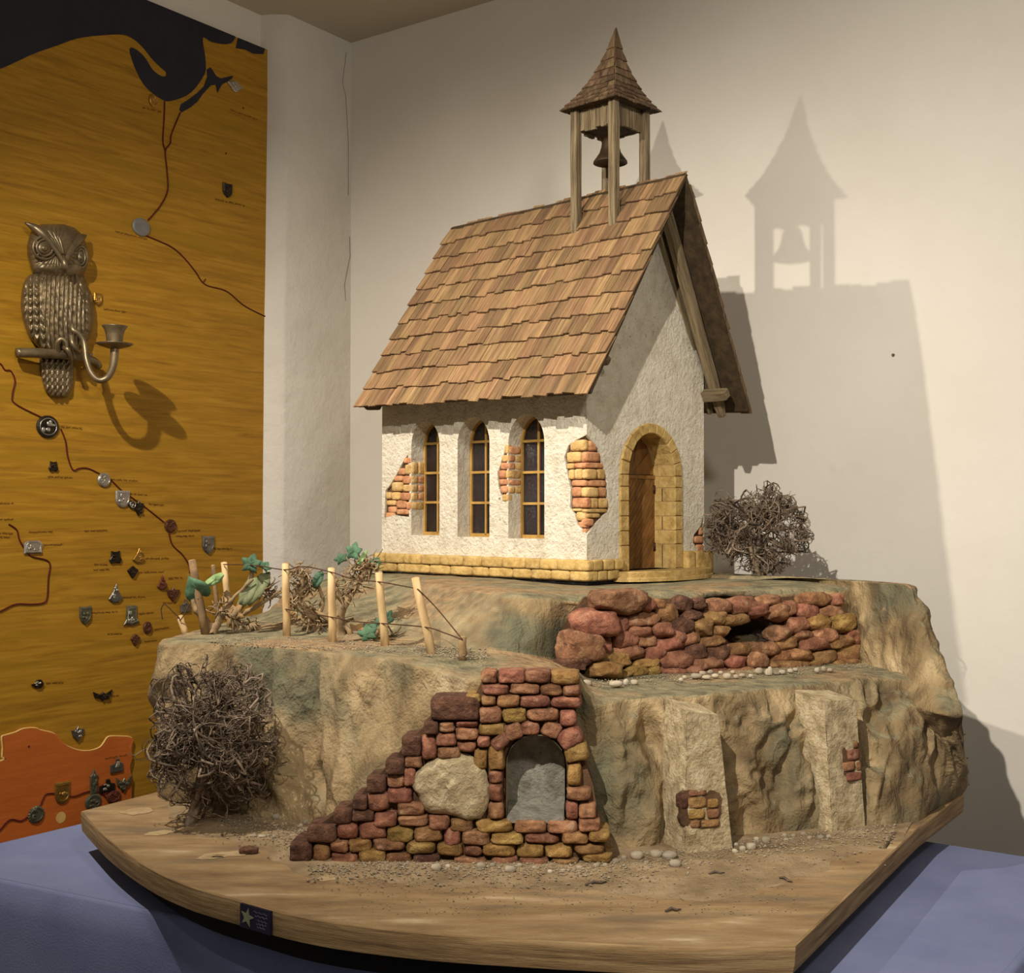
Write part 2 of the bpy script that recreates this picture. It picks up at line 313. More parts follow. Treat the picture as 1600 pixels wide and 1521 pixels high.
# pilaster: uneven old plaster, edge slightly wandering
_q = onplane(441, 700, corner, LN); _q.z = 0; pl_w = (corner-_q).length
mb = MB(); n = 46; rows = []
for i in range(n):
    z = FLOOR+(CEIL-FLOOR)*i/(n-1)
    w = pl_w*(1+.035*noise.noise(Vector((0, 0, z*3)))-.05*max(0, z-.6))
    e = .006*noise.noise(Vector((3, 0, z*4)))
    p = [corner+LW*.06, corner+LW*.0+LN*.0, corner-LW*(w*.35)+LN*.001*noise.noise(Vector((7, 0, z*9))), corner-LW*(w-.010)+LN*e*.3, corner-LW*(w-.002)-LN*(.004-e*.3), corner-LW*(w+.02)-LN*(PIL*.6), corner-LW*(w+.034)-LN*(PIL+.01)]
    rows += [q+Z_*z for q in p]
m_ = 7
mb.add(rows, [(i*m_+k, i*m_+k+1, (i+1)*m_+k+1, (i+1)*m_+k) for i in range(n-1) for k in range(m_-1)])
M['oldplaster'] = pm('old_lumpy_plaster', [(.3, (206, 198, 182)), (.7, (220, 212, 197))], 4, rough=.92, bump=.7, bscale=22, bdist=.007, spots=[(40, .68, (196, 186, 170), .5)])
tag(smooth_angle(obj('trim_1', mb, M['oldplaster'], fixn=False), 60), 'uneven white plaster pilaster in the room corner beside the map', kind='structure')
trim = bpy.data.objects['trim_1']
for pts in (((541, 82), (538, 105), (535, 130), (540, 150), (542, 185), (544, 220), (544, 305)), ((546, 370), (547, 400), (538, 445), (540, 470)), ((548, 452), (552, 500), (550, 560), (553, 600), (552, 640)), ((556, 740), (564, 790), (565, 850))):
    obj('crack', MB().tube([onplane(x, y, corner, LN)+LN*.0004 for x, y in pts], .0006, 4), M['darkcrack'], trim)
tag(obj('nail', MB().lathe(onplane(1396, 555, pb0, BN), BN, [(.0028, -.002), (.0028, .003), (.001, .0035)], 8), M['darkcrack']), 'tiny dark nail in the white wall right of the chapel', 'nail')
mb = MB(); q = [lw0-LW*2.6-LN*.12, lw0-LN*.12+LW*.15-BN*.1, corner+BW*3.4-BN*.12, corner+BW*3.4+BN*3.2, lw0-LW*2.6+LN*2]
mb.prism([p+Z_*CEIL for p in q], Z_*.08); tag(obj('ceiling', mb, M['ceiling']), 'pale plaster ceiling', kind='structure')
mb = MB().prism([p+Z_*FLOOR for p in q], -Z_*.08); tag(obj('floor', mb, M['floor']), 'dark floor under the table', kind='structure')
# ================================================================== TABLE AND CLOTH
TZ = -.056
tbl_l = onz(0, 1316, TZ); tbl_r = onz(1456, 1315, TZ); tbl_f = onz(94, 1396, TZ); tbl_e = onz(1585, 1521, TZ)
def isect(p, d, q, e):
    den = d.x*e.y-d.y*e.x; t = ((q.x-p.x)*e.y-(q.y-p.y)*e.x)/den; return p+d*t
dL = hd(35.5); dB = hd(125.5); dF = (onz(500, 1480, TZ)-onz(6, 1377, TZ)).normalized(); dR = hd(35.5)
cBL = isect(tbl_l, dL, tbl_r, dB); cFL = isect(tbl_l, dL, tbl_f, dF); cBR = isect(tbl_r, dB, tbl_e, dR); cFR = isect(tbl_f, dF, tbl_e, dR)
tb = empty('table', (cBL+cFR)/2+Z_*(FLOOR-TZ)); tag(tb, 'table standing under the blue cloth', 'table')
ctr = (cBL+cFL+cBR+cFR)/4
ins = [ctr+(p-ctr)*.985 for p in (cFL, cFR, cBR, cBL)]
obj('tabletop', MB().prism([p-Z_*.004 for p in ins], -Z_*.03), M['table'], tb)
for p in ins:
    p2 = ctr+(p-ctr)*.93; obj('leg', MB().box(Vector((p2.x, p2.y, (FLOOR+TZ-.034)/2)), X_, Y_, Z_, .025, .025, (TZ-.034-FLOOR)/2), M['table'], tb)
mb = MB(); per = []
cs = [cFL, cFR, cBR, cBL]
for i in range(4):
    a, b = cs[i], cs[(i+1) % 4]; nn = 70
    for j in range(nn): per.append((a+(b-a)*(j/nn), (b-a).normalized(), i, j/nn))
NP = len(per); rows = []
DROP = .52
for lev in range(22):
    for p, d, side, t in per:
        out = Vector((d.y, -d.x, 0))
        if (p+out*.1-ctr).length < (p-ctr).length: out = -out
        edge = min(t, 1-t)*4
        if lev == 0: q = p-out*.013-Z_*.0001
        elif lev == 1: q = p-out*.005-Z_*.0003
        elif lev == 2: q = p-out*.001-Z_*.0040
        else:
            k = (lev-2)/19; s = (p-cFL).length
            wav = .012*k*(noise.noise(Vector((s*7, side*3, 0)))+.5*noise.noise(Vector((s*17, side*3, k))))
            q = p+out*(.002+.02*k+wav)-Z_*(.010+DROP*k)
        rows.append(q)
for lev in range(21):
    for k in range(NP): mb.f.append((lev*NP+k, (lev+1)*NP+k, (lev+1)*NP+(k+1) % NP, lev*NP+(k+1) % NP))
mb.v = rows
# top sheet: grid with faint creases
gx, gy = 60, 50; b0 = len(mb.v)
for j in range(gy+1):
    for i in range(gx+1):
        u, v = i/gx, j/gy; p = (cFL*(1-u)+cFR*u)*(1-v)+(cBL*(1-u)+cBR*u)*v
        ed = min(u, 1-u, v, 1-v)
        p = ctr+(p-ctr)*.984
        cz = .0016*exp(-((u-.86)/.006)**2)+.0016*exp(-((v-.93)/.008)**2)+.0014*exp(-((v-.55)/.008)**2)+.0012*noise.noise(Vector((u*7, v*6, 2)))*min(1, ed*20)
        mb.v.append(p+Z_*(max(0, cz)*min(1, ed*40)))
for j in range(gy):
    for i in range(gx): a = b0+j*(gx+1)+i; mb.f.append((a, a+1, a+gx+2, a+gx+1))
tag(obj('tablecloth', mb, M['cloth'], smooth=True), 'lavender-blue linen cloth draped over the display table', 'tablecloth')
# ================================================================== LANDSCAPE BASE
land = empty('landscape_base', (0, 2.0, TZ+.0022)); tag(land, 'model landscape of crumpled brown paper cliffs on a rounded wooden base board', 'model landscape')
arc_px = [(128, 1268), (170, 1311), (231, 1354), (297, 1384), (380, 1408), (450, 1427), (537, 1443), (669, 1458), (800, 1467), (950, 1475), (1100, 1480), (1240, 1477)]
arc = spline([onz(x, y, 0) for x, y in arc_px], 60)
bc1 = onz(1436, 1291, 0); bc2 = onz(1505, 1240, 0)
back = [bc2, Vector((.56, 2.1, 0)), Vector((.2, 2.48, 0)), Vector((-.03, 2.62, 0)), Vector((-.33, 2.55, 0)), Vector((-.46, 2.10, 0)), onz(250, 1237, 0)]
outline = arc+[arc[-1]+(bc1-arc[-1])*t for t in (.25, .5, .75)]+[bc1]+back
TH = .0265
mb = MB(); m_ = len(outline); tri = tessellate_polygon([outline])
mb.add(outline, [tuple(t) for t in tri])
board = obj('base_board', mb, M['board_top'], land, fixn=False)
for p in board.data.polygons:
    if p.normal.z < 0: p.flip()
# edge band of the board, bevelled at the top, rough sawn
mb = MB(); cen = sum(outline, Vector())/m_
def inset(p, d): v = (p-cen); return p-v.normalized()*d
lv = [(0, 0, .0), (-.0012, -.0018, 0), (-.008, -.0016, 1), (-.018, -.0010, 1), (-TH, .001, 0), (-TH, .05, 0)]
for z, d, rgh in lv:
    for i, p in enumerate(outline):
        mb.v.append(inset(p, d+rgh*.0008*noise.noise(p*60+Z_*z*300))+Z_*z)
for k in range(len(lv)-1):
    for i in range(m_): mb.f.append((k*m_+i, k*m_+(i+1) % m_, (k+1)*m_+(i+1) % m_, (k+1)*m_+i))
mb.f.append(tuple((len(lv)-1)*m_+i for i in range(m_)))
smooth_angle(obj('board_edge', mb, M['board_edge'], land), 50)
# dark turntable-like frame under the board that lifts it off the cloth
mb = MB().prism([cen+(p-cen)*.86-Z_*TH for p in outline], Z_*(TZ+TH+.0022)); obj('under_frame', mb, M['underframe'], land)
# name plate on the rim
pA = onz(381, 1409, 0); pB = onz(428, 1422, 0)
dx = (pB-pA).normalized(); nO = Vector((dx.y, -dx.x, 0)); wP = (pB-pA).length
c0 = (pA+pB)/2+nO*.0035-Z_*.0125
plate = obj('name_plate', MB().box(c0, dx, nO, Z_, wP/2, .0015, .0118), M['plate'], land); tag(plate, 'small navy name plate with a star on the board rim')
def onplate(u, v): return c0+dx*(u*wP/2)+Z_*(v*.0118)+nO*.0016
sc_ = onplate(-.5, -.02); loop = []
for i in range(10):
    a = pi/2+i*pi/5-.2; r = (.0098 if i % 2 == 0 else .0040)
    loop.append(sc_+dx*(r*cos(a))+Z_*(r*sin(a)))
obj('star', MB().prism(loop, nO*.0008), M['star'], plate)
mb = MB()
for v, u0, u1 in ((.62, -.15, .8), (.3, .0, .82), (-.05, .1, .8), (-.35, .1, .75), (-.62, .15, .7)):
    pts = [onplate(u0+(u1-u0)*t, v+.06*sin(t*19+v*9)) for t in [i/14 for i in range(15)]]
    mb.tube(pts, .0005, 4)
obj('print', mb, M['plateink'], plate)
# ---- hill: keyed columns (front foot, cliff top, terrace inner edge, plateau edge, plateau back)
def V3(x, y, z): return Vector((x, y, z))
zT, zP, zR = .216, .288, .174
keys = [
 [V3(-.42, 2.06, -.004), V3(-.41, 2.05, .20), V3(-.38, 2.12, .205), V3(-.34, 2.44, .215), V3(-.27, 2.50, .22)],
 [onz(252, 1240, -.004)+V3(.06, .12, 0), onz(256, 1000, zT-.004)+V3(.05, .11, 0), V3(-.43, 1.88, .216), V3(-.375, 2.41, .222), V3(-.26, 2.51, .228)],
 [onz(249, 1246, -.004), onz(249, 1002, zT-.003), onz(305, 986, zT), V3(-.395, 2.37, .226), V3(-.24, 2.51, .235)],
 [onz(300, 1264, -.004), onz(320, 1003, zT), onz(360, 987, zT+.001), V3(-.415, 2.33, .233), V3(-.22, 2.51, .245)],
 [onz(380, 1280, -.004), onz(385, 1007, zT), onz(405, 990, zT+.001), onz(440, 930, .245), V3(-.20, 2.52, .258)],
 [onz(440, 1288, -.004), onz(440, 1011, zT), onz(452, 992, zT+.001), onz(490, 908, .272), V3(-.18, 2.53, .273)],
 [onz(505, 1300, -.004), onz(500, 1016, zT), onz(505, 996, zT+.001), onz(548, 900, .286), V3(-.15, 2.53, .286)],
 [V3(-.172, 1.480, -.004), onz(570, 1023, zT), onz(570, 1001, zT), onz(625, 905, zP), V3(-.12, 2.51, .288)],
 [V3(-.108, 1.478, -.004), onz(650, 1036, zT-.001), onz(655, 1007, zT), onz(700, 915, zP), V3(-.08, 2.53, .288)],
 [V3(-.042, 1.478, -.004), V3(-.042, 1.470, .203), onz(745, 1016, zT-.002), onz(780, 925, zP), V3(-.03, 2.54, .288)],
 [V3(.015, 1.478, -.004), V3(.015, 1.470, .207), onz(820, 1026, .206), onz(850, 931, .2845), V3(.01, 2.54, .288)],
 [V3(.070, 1.478, -.004), V3(.072, 1.470, .203), onz(895, 1040, .186), onz(890, 934, .2815), V3(.05, 2.52, .288)],
 [onz(945, 1338, -.004)+V3(.0, .02, 0), onz(925, 1098, zR-.001), onz(930, 1059, zR), onz(925, 932, .2815), V3(.09, 2.50, .288)],
 [onz(1005, 1330, -.004), onz(985, 1090, zR-.001), onz(1010, 1054, zR), onz(1010, 928, .282), V3(.13, 2.48, .288)],
 [onz(1085, 1318, -.004), onz(1085, 1086, zR-.001), onz(1110, 1049, zR), onz(1100, 925, .283), V3(.18, 2.44, .288)],
 [onz(1200, 1309, -.004), onz(1185, 1076, zR-.001), onz(1210, 1043, zR), onz(1210, 921, .284), V3(.24, 2.36, .288)],
 [onz(1300, 1300, -.004), onz(1290, 1066, zR-.001), onz(1310, 1036, zR), onz(1310, 917, .2855), V3(.31, 2.28, .289)],
 [onz(1385, 1296, -.004), onz(1375, 1058, zR-.001), onz(1372, 1034, zR+.001), onz(1356, 914, .287), V3(.37, 2.2, .290)],
 [onz(1432, 1290, -.004), onz(1424, 1062, zR-.004), onz(1418, 1036, zR+.010), onz(1392, 913, .290), V3(.42, 2.10, .291)],
 [onz(1452, 1276, -.004), onz(1452, 1070, .162), onz(1446, 1030, .193), onz(1412, 912, .293), V3(.46, 2.02, .293)],
 [onz(1482, 1256, -.004), onz(1486, 1095, .150), onz(1470, 1040, .186), onz(1424, 913, .295), V3(.49, 1.95, .294)],
 [onz(1503, 1241, -.004), onz(1502, 1118, .136), onz(1488, 1075, .165), onz(1426, 914, .296), V3(.52, 1.88, .295)],
 [onz(1503, 1241, -.004)+V3(-.03, .06, 0), onz(1502, 1118, .136)+V3(-.04, .06, 0), onz(1488, 1075, .165)+V3(-.04, .05, 0), onz(1426, 914, .296)+V3(-.02, .03, 0), V3(.53, 1.87, .295)],
 [V3(.52, 2.1, -.004), V3(.49, 2.08, .14), V3(.48, 2.06, .17), V3(.46, 2.05, .29), V3(.45, 2.02, .292)],
]
NK = len(keys); NU = 470
cols = []
# sample u evenly along the cliff-top curve
top = [k[1] for k in keys]; acc = [0]
for i in range(NK-1): acc.append(acc[-1]+max((top[i+1]-top[i]).length, (keys[i+1][0]-keys[i][0]).length))
segs = [76, 16, 30, 16]
ulen = []
for j in range(NU):
    s = acc[-1]*j/(NU-1); i = 0
    while i < NK-2 and s > acc[i+1]: i += 1
    t = (s-acc[i])/(acc[i+1]-acc[i])
    cols.append([cr(keys[max(i-1, 0)][v], keys[i][v], keys[i+1][v], keys[min(i+2, NK-1)][v], t) for v in range(5)]); ulen.append(s)
grid = []
for j, c in enumerate(cols):
    line = []
    for v in range(4):
        for k in range(segs[v]):
            t = k/segs[v]
            line.append((c[v].lerp(c[v+1], t), v, t))
    line.append((c[4], 3, 1)); grid.append(line)
NV = len(grid[0])
P = [[q[0].copy() for q in l] for l in grid]
for it in range(3):                                    # round the sharp terrace edges
    Q = [[p.copy() for p in l] for l in P]
    for j in range(NU):
        for k in range(2, NV-1): Q[j][k] = (P[j][k-1]+P[j][k]*2+P[j][k+1])/4
    P = Q
ucave = acc[5]+(acc[6]-acc[5])*.7
def ridged(p): return 1-abs(noise.noise(p))*2
hole = onz(1180, 985, .245)
mbh = MB(); DD = [[0.0]*NV for _ in range(NU)]; NN = [[None]*NV for _ in range(NU)]
for j in range(NU):
    for k in range(NV):
        p = P[j][k]; a = P[min(j+1, NU-1)][k]-P[max(j-1, 0)][k]; b = P[j][min(k+1, NV-1)]-P[j][max(k-1, 0)]
        nrm = a.cross(b); nrm = nrm.normalized() if nrm.length > 1e-9 else Z_.copy()
        v, t = grid[j][k][1], grid[j][k][2]; s = ulen[j]
        if v == 0:
            env = min(1, t*5)*min(1, (1-t)*4+.15)
            right = p.x > .12
            w = noise.noise(Vector((s*4, p.z*6, 5)))*.25
            d = .012*noise.noise(Vector((s*9+w*3, p.z*4, 1)))
            def crease(fx, fz, sd, wob):              # sharp raised folds of stiff crumpled paper
                q_ = Vector((s*fx+wob*noise.noise(Vector((s*fx*.7, p.z*fz*.7, sd))), p.z*fz+wob*noise.noise(Vector((s*fx*.7, p.z*fz*.7, sd+9))), sd))
                ds_ = noise.voronoi(q_)[0]; return .30-min(.6, ds_[1]-ds_[0])
            if right:
                d += .034*crease(11, 6, 4.3, .8)+.034*crease(24, 14, 7.7, .9)+.016*crease(56, 36, 2.1, .8)
            else:
                d += .032*crease(6, 4, 4.3, .9)+.022*crease(15, 7, 7.7, 1.0)+.011*crease(46, 26, 2.1, .8)
                d -= .022*exp(-((s-ucave)/.03)**2)*min(1, (1-t)*1.6)
            d *= env*(1 if p.x < .5 else max(.4, 1-(p.x-.5)*8))
            if -.21 < p.x < .115 and p.y < 1.56: d = min(d, 0)*.4-.004*env
        elif v == 1:
            d = .0022*noise.noise(p*28)+.0012*noise.noise(p*80)
        elif v == 2:
            if p.x < .055: d = .004*noise.noise(p*14)+.003*(ridged(p*30)-.5)*sin(pi*t)+.0015*noise.noise(p*80)
            elif p.x > .47: d = .005*(ridged(p*20)-.5)*sin(pi*min(1, t*1.1))+.004*(ridged(p*44)-.5)+.003*(ridged(p*90)-.5)
            else: d = -.016*max(0, sin(pi*min(1, max(0, t))))**.5*min(1, (p.x-.055)/.05)
        else: d = .0016*noise.noise(p*25)
        DD[j][k] = d; NN[j][k] = nrm
for it in range(1):
    E2 = [r[:] for r in DD]
    for j in range(1, NU-1):
        for k in range(1, NV-1): DD[j][k] = (E2[j][k]*2+E2[j-1][k]+E2[j+1][k]+E2[j][k-1]+E2[j][k+1])/6
for j in range(NU):
    for k in range(NV):
        p = P[j][k]; v = grid[j][k][1]; q = p+NN[j][k]*DD[j][k]
        if v == 2:                                     # cavity in the retaining wall
            hx = (q-hole).x/.060; hz = (q.z-.240)/.030
            if .1 < q.x < .5: q = q+Vector((-.40, .92, 0))*(.10*exp(-(hx*hx+hz*hz)**2))
        mbh.v.append(q)
for j in range(NU-1):
    for k in range(NV-1): a = j*NV+k; mbh.f.append((a, a+NV, a+NV+1, a+1))
mbh.f.append(tuple(j*NV+NV-1 for j in range(NU)))
hill = obj('hill', mbh, M['hill'], land, smooth=True, fixn=False)
soilp = []
fr = [k[0] for k in keys[3:20]]
ins_ = [Vector((p.x, p.y+.03, .0)) for p in fr]
out_ = spline([onz(x, y, 0) for x, y in ((250, 1262), (300, 1300), (400, 1325), (470, 1362), (600, 1380), (760, 1388), (900, 1392), (1010, 1400), (1120, 1402), (1220, 1380), (1300, 1352), (1370, 1330), (1408, 1306))], 90)
outr = [p+Vector((.012*noise.noise(p*30), .022*noise.noise(p*22+Z_*3)+.008*noise.noise(p*70), 0)) for p in out_]
for p in outr:                                       # keep it on the board
    lim = bc1+(arc[-1]-bc1)*((bc1.y-p.y)/(bc1.y-arc[-1].y)) if p.y < bc1.y else None
    if lim and p.x > lim.x-.004: p.x = lim.x-.004
NS = 90; inr = spline(ins_, NS); mb = MB(); NL = 14
for j in range(NL+1):
    for i in range(NS):
        f = j/NL; p = outr[i].lerp(inr[i], f); mb.v.append(Vector((p.x, p.y, .0001+.0022*min(1, f*3)*(.55+.6*noise.noise(p*60)+.3*noise.noise(p*150)))))
mb.f = [(j*NS+i, j*NS+i+1, (j+1)*NS+i+1, (j+1)*NS+i) for j in range(NL) for i in range(NS-1)]
obj('soil', mb, M['soil'], land, smooth=True, fixn=False)
# ragged scraps of paper hanging from the back right edge
mb = MB()
for i, (x, y) in enumerate(((1496, 1128), (1499, 1150), (1498, 1172), (1502, 1190), (1500, 1206), (1504, 1225))):
    p = onz(1503, 1241, 0); q = atd(x, y, p.y+.005)
    l = [q+Vector((random.uniform(-.008, .012), random.uniform(-.004, .006), random.uniform(-.012, .012))) for _ in range(6)]
    cc = sum(l, Vector())/6; l.sort(key=lambda r: atan2(r.z-cc.z, r.x-cc.x)); mb.prism(l, Vector((.001, .0015, .001)))
obj('paper_scraps', mb, M['hill'], land)
# ------------------------------------------------------------------ ruined brick wall with niche
w0 = onz(455, 1346, 0); w1 = onz(955, 1352, 0)
RX = Vector((w1.x-w0.x, w1.y-w0.y, 0)).normalized(); RN0 = Vector((RX.y, -RX.x, 0))
LEAN = radians(3.0)
RN = (RN0*cos(LEAN)+Z_*sin(LEAN)).normalized(); RU = RN.cross(RX).normalized()
if RU.z < 0: RU = -RU
def zw(x, y): return onplane(440+x/3.019, 1030+y/3.019, w0, RN)       # measured on an enlargement of the wall
core_px = [(60, 955), (1540, 955), (1500, 800), (1470, 600), (1420, 460), (1390, 330), (1390, 75), (960, 75), (900, 190), (730, 200), (690, 310), (590, 390), (510, 500), (420, 580), (350, 670), (260, 730), (140, 810)]
ND = .062                                              # how deep the masonry reaches back
def niche_loop(g=0, n=14):
    l = [(1060-g, 755+g), (1060-g, 500)]
    for i in range(1, n): a = pi-pi*i/n; l.append((1197+(137+g)*cos(a), 500-(137+g)*sin(a)))
    return l+[(1334+g, 500), (1334+g, 755+g)]
outer = [zw(*p)-RN*.012 for p in core_px]; hole_l = [zw(*p)-RN*.012 for p in niche_loop(8)]
mb = MB(); tri = tessellate_polygon([outer, hole_l]); al = outer+hole_l
mb.add(al, [tuple(t) for t in tri]); n0 = len(outer)
mb.add(outer+[p-RN*ND for p in outer], [(i, (i+1) % n0, (i+1) % n0+n0, i+n0) for i in range(n0)])
nh = len(hole_l)
ruin = obj('ruined_wall', mb, M['mortar'], land); tag(ruin, 'ruined red and ochre brick wall with an arched niche')
lp = [zw(*p) for p in niche_loop(2)]
mb = MB().add([p-RN*.004 for p in lp]+[p-RN*.050 for p in lp], [(i, i+1, i+1+len(lp), i+len(lp)) for i in range(len(lp)-1)]+[(len(lp)-1, 0, len(lp), 2*len(lp)-1)])
obj('niche_lining', mb, M['cement'], ruin)
lp = [zw(*p)-RN*.048 for p in niche_loop(6)]
mb = MB().prism(lp, -RN*.004); obj('niche_back', mb, M['niche'], ruin)
sl = [zw(1062, 752)-RN*.004, zw(1332, 752)-RN*.004, zw(1334, 752)-RN*.05+RU*.011, zw(1060, 752)-RN*.05+RU*.011]
obj('niche_sill', MB().prism(sl, -RU*.006), M['niche'], ruin)
BR = """942,57,1012,115,r 1020,55,1143,115,r 1147,55,1270,115,r 1273,58,1405,122,y 945,120,1070,172,r 1077,118,1216,168,r 1222,122,1322,174,o 1327,125,1412,178,r
868,168,936,208,y 938,175,1008,222,o 1015,172,1122,228,o 1128,174,1268,230,r 1275,180,1412,234,r 930,228,1036,302,r 1042,233,1154,300,y 1158,235,1308,294,r 1312,240,1390,318,r 928,306,1050,362,y
905,430,968,520,y 975,530,1042,586,r 978,590,1042,672,r 973,678,1046,760,r 1348,492,1415,606,y 1342,608,1460,670,r 1338,675,1399,760,r 1402,680,1485,753,r
912,762,1088,820,y 1095,762,1247,824,r 1252,765,1396,826,r 1400,755,1503,814,r 990,822,1136,874,y 1142,826,1308,874,r 1322,818,1443,874,o 1448,808,1550,868,y
945,874,1097,932,y 1112,878,1235,938,y 1240,878,1371,942,y 1380,876,1525,930,o 810,938,966,988,r 985,936,1115,988,r 1120,940,1257,988,r 1275,946,1400,988,o 1420,922,1560,964,y
38,866,140,957,d 145,872,226,962,o 232,918,356,967,r 362,900,490,967,y 492,918,608,977,o 620,926,746,976,d 230,856,312,915,r 315,850,419,912,y 428,852,582,906,r 587,862,718,922,y 732,872,850,933,y 860,884,945,932,r
120,788,255,866,d 258,768,358,850,r 362,770,489,852,r 492,792,618,866,y 622,790,753,863,o 762,800,842,882,r 850,808,984,880,r 245,710,330,776,d 332,715,434,766,d 437,722,541,792,r 547,740,688,788,r 692,738,788,806,r 795,757,900,816,o
337,646,402,712,d 405,630,503,718,r 494,610,616,685,r 542,680,670,738,r 402,556,490,630,d 495,545,580,607,r 576,516,630,602,r 490,474,578,545,d 582,460,662,514,r 565,368,655,460,d 658,362,728,476,r 735,418,840,472,r
672,296,738,356,d 740,300,816,346,r 818,296,922,323,r 720,350,820,414,r 815,327,922,384,r 825,388,917,441,r 922,365,982,419,r 705,178,930,288,d"""
mk = {'r': 'brickr', 'y': 'bricky', 'o': 'bricko', 'd': 'brickd'}
def ruin_brick(cx, cy, w, h, ang, k):
    c = zw(cx, cy); sx = (zw(cx+w/2, cy)-zw(cx-w/2, cy)).length/2; sy = (zw(cx, cy-h/2)-zw(cx, cy+h/2)).length/2
    ca, sa = cos(radians(ang)), sin(radians(ang)); ax = RX*ca+RU*sa; ay = RU*ca-RX*sa
    dk = .5*ND if k != 'd' else .54*ND
    front = random.uniform(.0, .004)+(.001 if k != 'd' else .003)
    s_ = stone(c+RN*(front-dk), ax, ay, RN, sx*1.03, sy*1.05, dk, k=10 if k == 'd' else random.uniform(4.5, 7.5), jit=.06 if k == 'd' else .15, n=6, rough=.012)
    obj('brick', s_, M[mk[k]], ruin, smooth=True, own=True)
for it in BR.split():
    a = it.split(','); x0, y0, x1, y1 = map(float, a[:4]); ruin_brick((x0+x1)/2, (y0+y1)/2, x1-x0, y1-y0, random.uniform(-2, 2), a[4])
for cx, cy, w, h, ang, k in ((1013, 467, 74, 112, 4, 'y'), (1032, 391, 92, 66, 42, 'r'), (1092, 344, 84, 74, 18, 'r'), (1175, 330, 84, 62, 2, 'r'), (1272, 337, 92, 74, -20, 'r'), (1362, 376, 112, 92, -38+65, 'r'), (1394, 446, 112, 80, 12, 'y')):
    ruin_brick(cx, cy, w, h, ang, k)
# cement patch
mb = MB(); rw = []; NR, NA = 9, 40
pc = [(640, 640), (610, 590), (640, 530), (720, 475), (830, 448), (905, 470), (960, 530), (980, 620), (965, 720), (900, 765), (800, 745), (700, 735), (655, 690)]
pl = [Vector((x, y, 0)) for x, y in pc]; cc = Vector((795, 610, 0))
ringp = spline(pl+[pl[0]], NA+1)[:-1]
for r in range(NR+1):
    f = r/NR
    for i, p in enumerate(ringp):
        q = cc.lerp(p, f*(1+.05*noise.noise(p*.05)*f)); w3 = zw(q.x, q.y)
        hgt = .0075*(1-f**6)+.0038*noise.noise(w3*90)+.0022*noise.noise(w3*240)-(.004 if f > .99 else 0)
        if abs(q.x-780-10*sin(q.y*.05)) < 9 and q.y > 570: hgt -= .003
        rw.append(w3+RN*(hgt-.001))
mb.add(rw, [(r*NA+i, r*NA+(i+1) % NA, (r+1)*NA+(i+1) % NA, (r+1)*NA+i) for r in range(NR) for i in range(NA)])
obj('cement_patch', mb, M['cement'], ruin, smooth=True)
# ------------------------------------------------------------------ dry-stone retaining wall
s0 = onz(930, 1062, zR-.002); s1 = onz(1345, 1038, zR-.002)
SX = Vector((s1.x-s0.x, s1.y-s0.y, 0)).normalized(); SN0 = Vector((SX.y, -SX.x, 0)); SN = (SN0*cos(radians(9))+Z_*sin(radians(9))); SU = SN.cross(SX)
if SU.z < 0: SU = -SU
def zs(x, y): return onplane(860+x/2.963, 900+y/2.963, s0, SN)
lo = [(60, 430), (150, 470), (560, 460), (900, 440), (1200, 420), (1430, 400), (1440, 300), (1390, 130), (1150, 90), (948, 100), (948, 188), (1030, 205), (1060, 250), (1030, 300), (945, 315), (860, 300), (832, 255), (870, 205), (942, 188), (942, 100), (900, 100), (700, 100), (450, 100), (190, 90), (120, 180), (60, 300)]
mb = MB().prism([zs(*p)-SN*.020 for p in lo], -SN*.006)
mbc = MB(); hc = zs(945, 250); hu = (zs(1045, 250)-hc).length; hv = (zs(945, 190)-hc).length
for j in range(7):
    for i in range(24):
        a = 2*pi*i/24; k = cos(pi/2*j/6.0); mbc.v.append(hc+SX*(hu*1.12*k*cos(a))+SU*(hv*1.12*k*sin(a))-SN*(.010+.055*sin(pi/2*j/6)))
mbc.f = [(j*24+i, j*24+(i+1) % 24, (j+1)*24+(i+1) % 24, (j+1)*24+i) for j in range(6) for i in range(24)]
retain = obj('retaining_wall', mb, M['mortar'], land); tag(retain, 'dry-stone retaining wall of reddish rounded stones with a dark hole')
obj('cavity', mbc, M['hole_shade'], retain, smooth=True, fixn=False)  # lining coloured near-black: the hole's shade is put into the colour
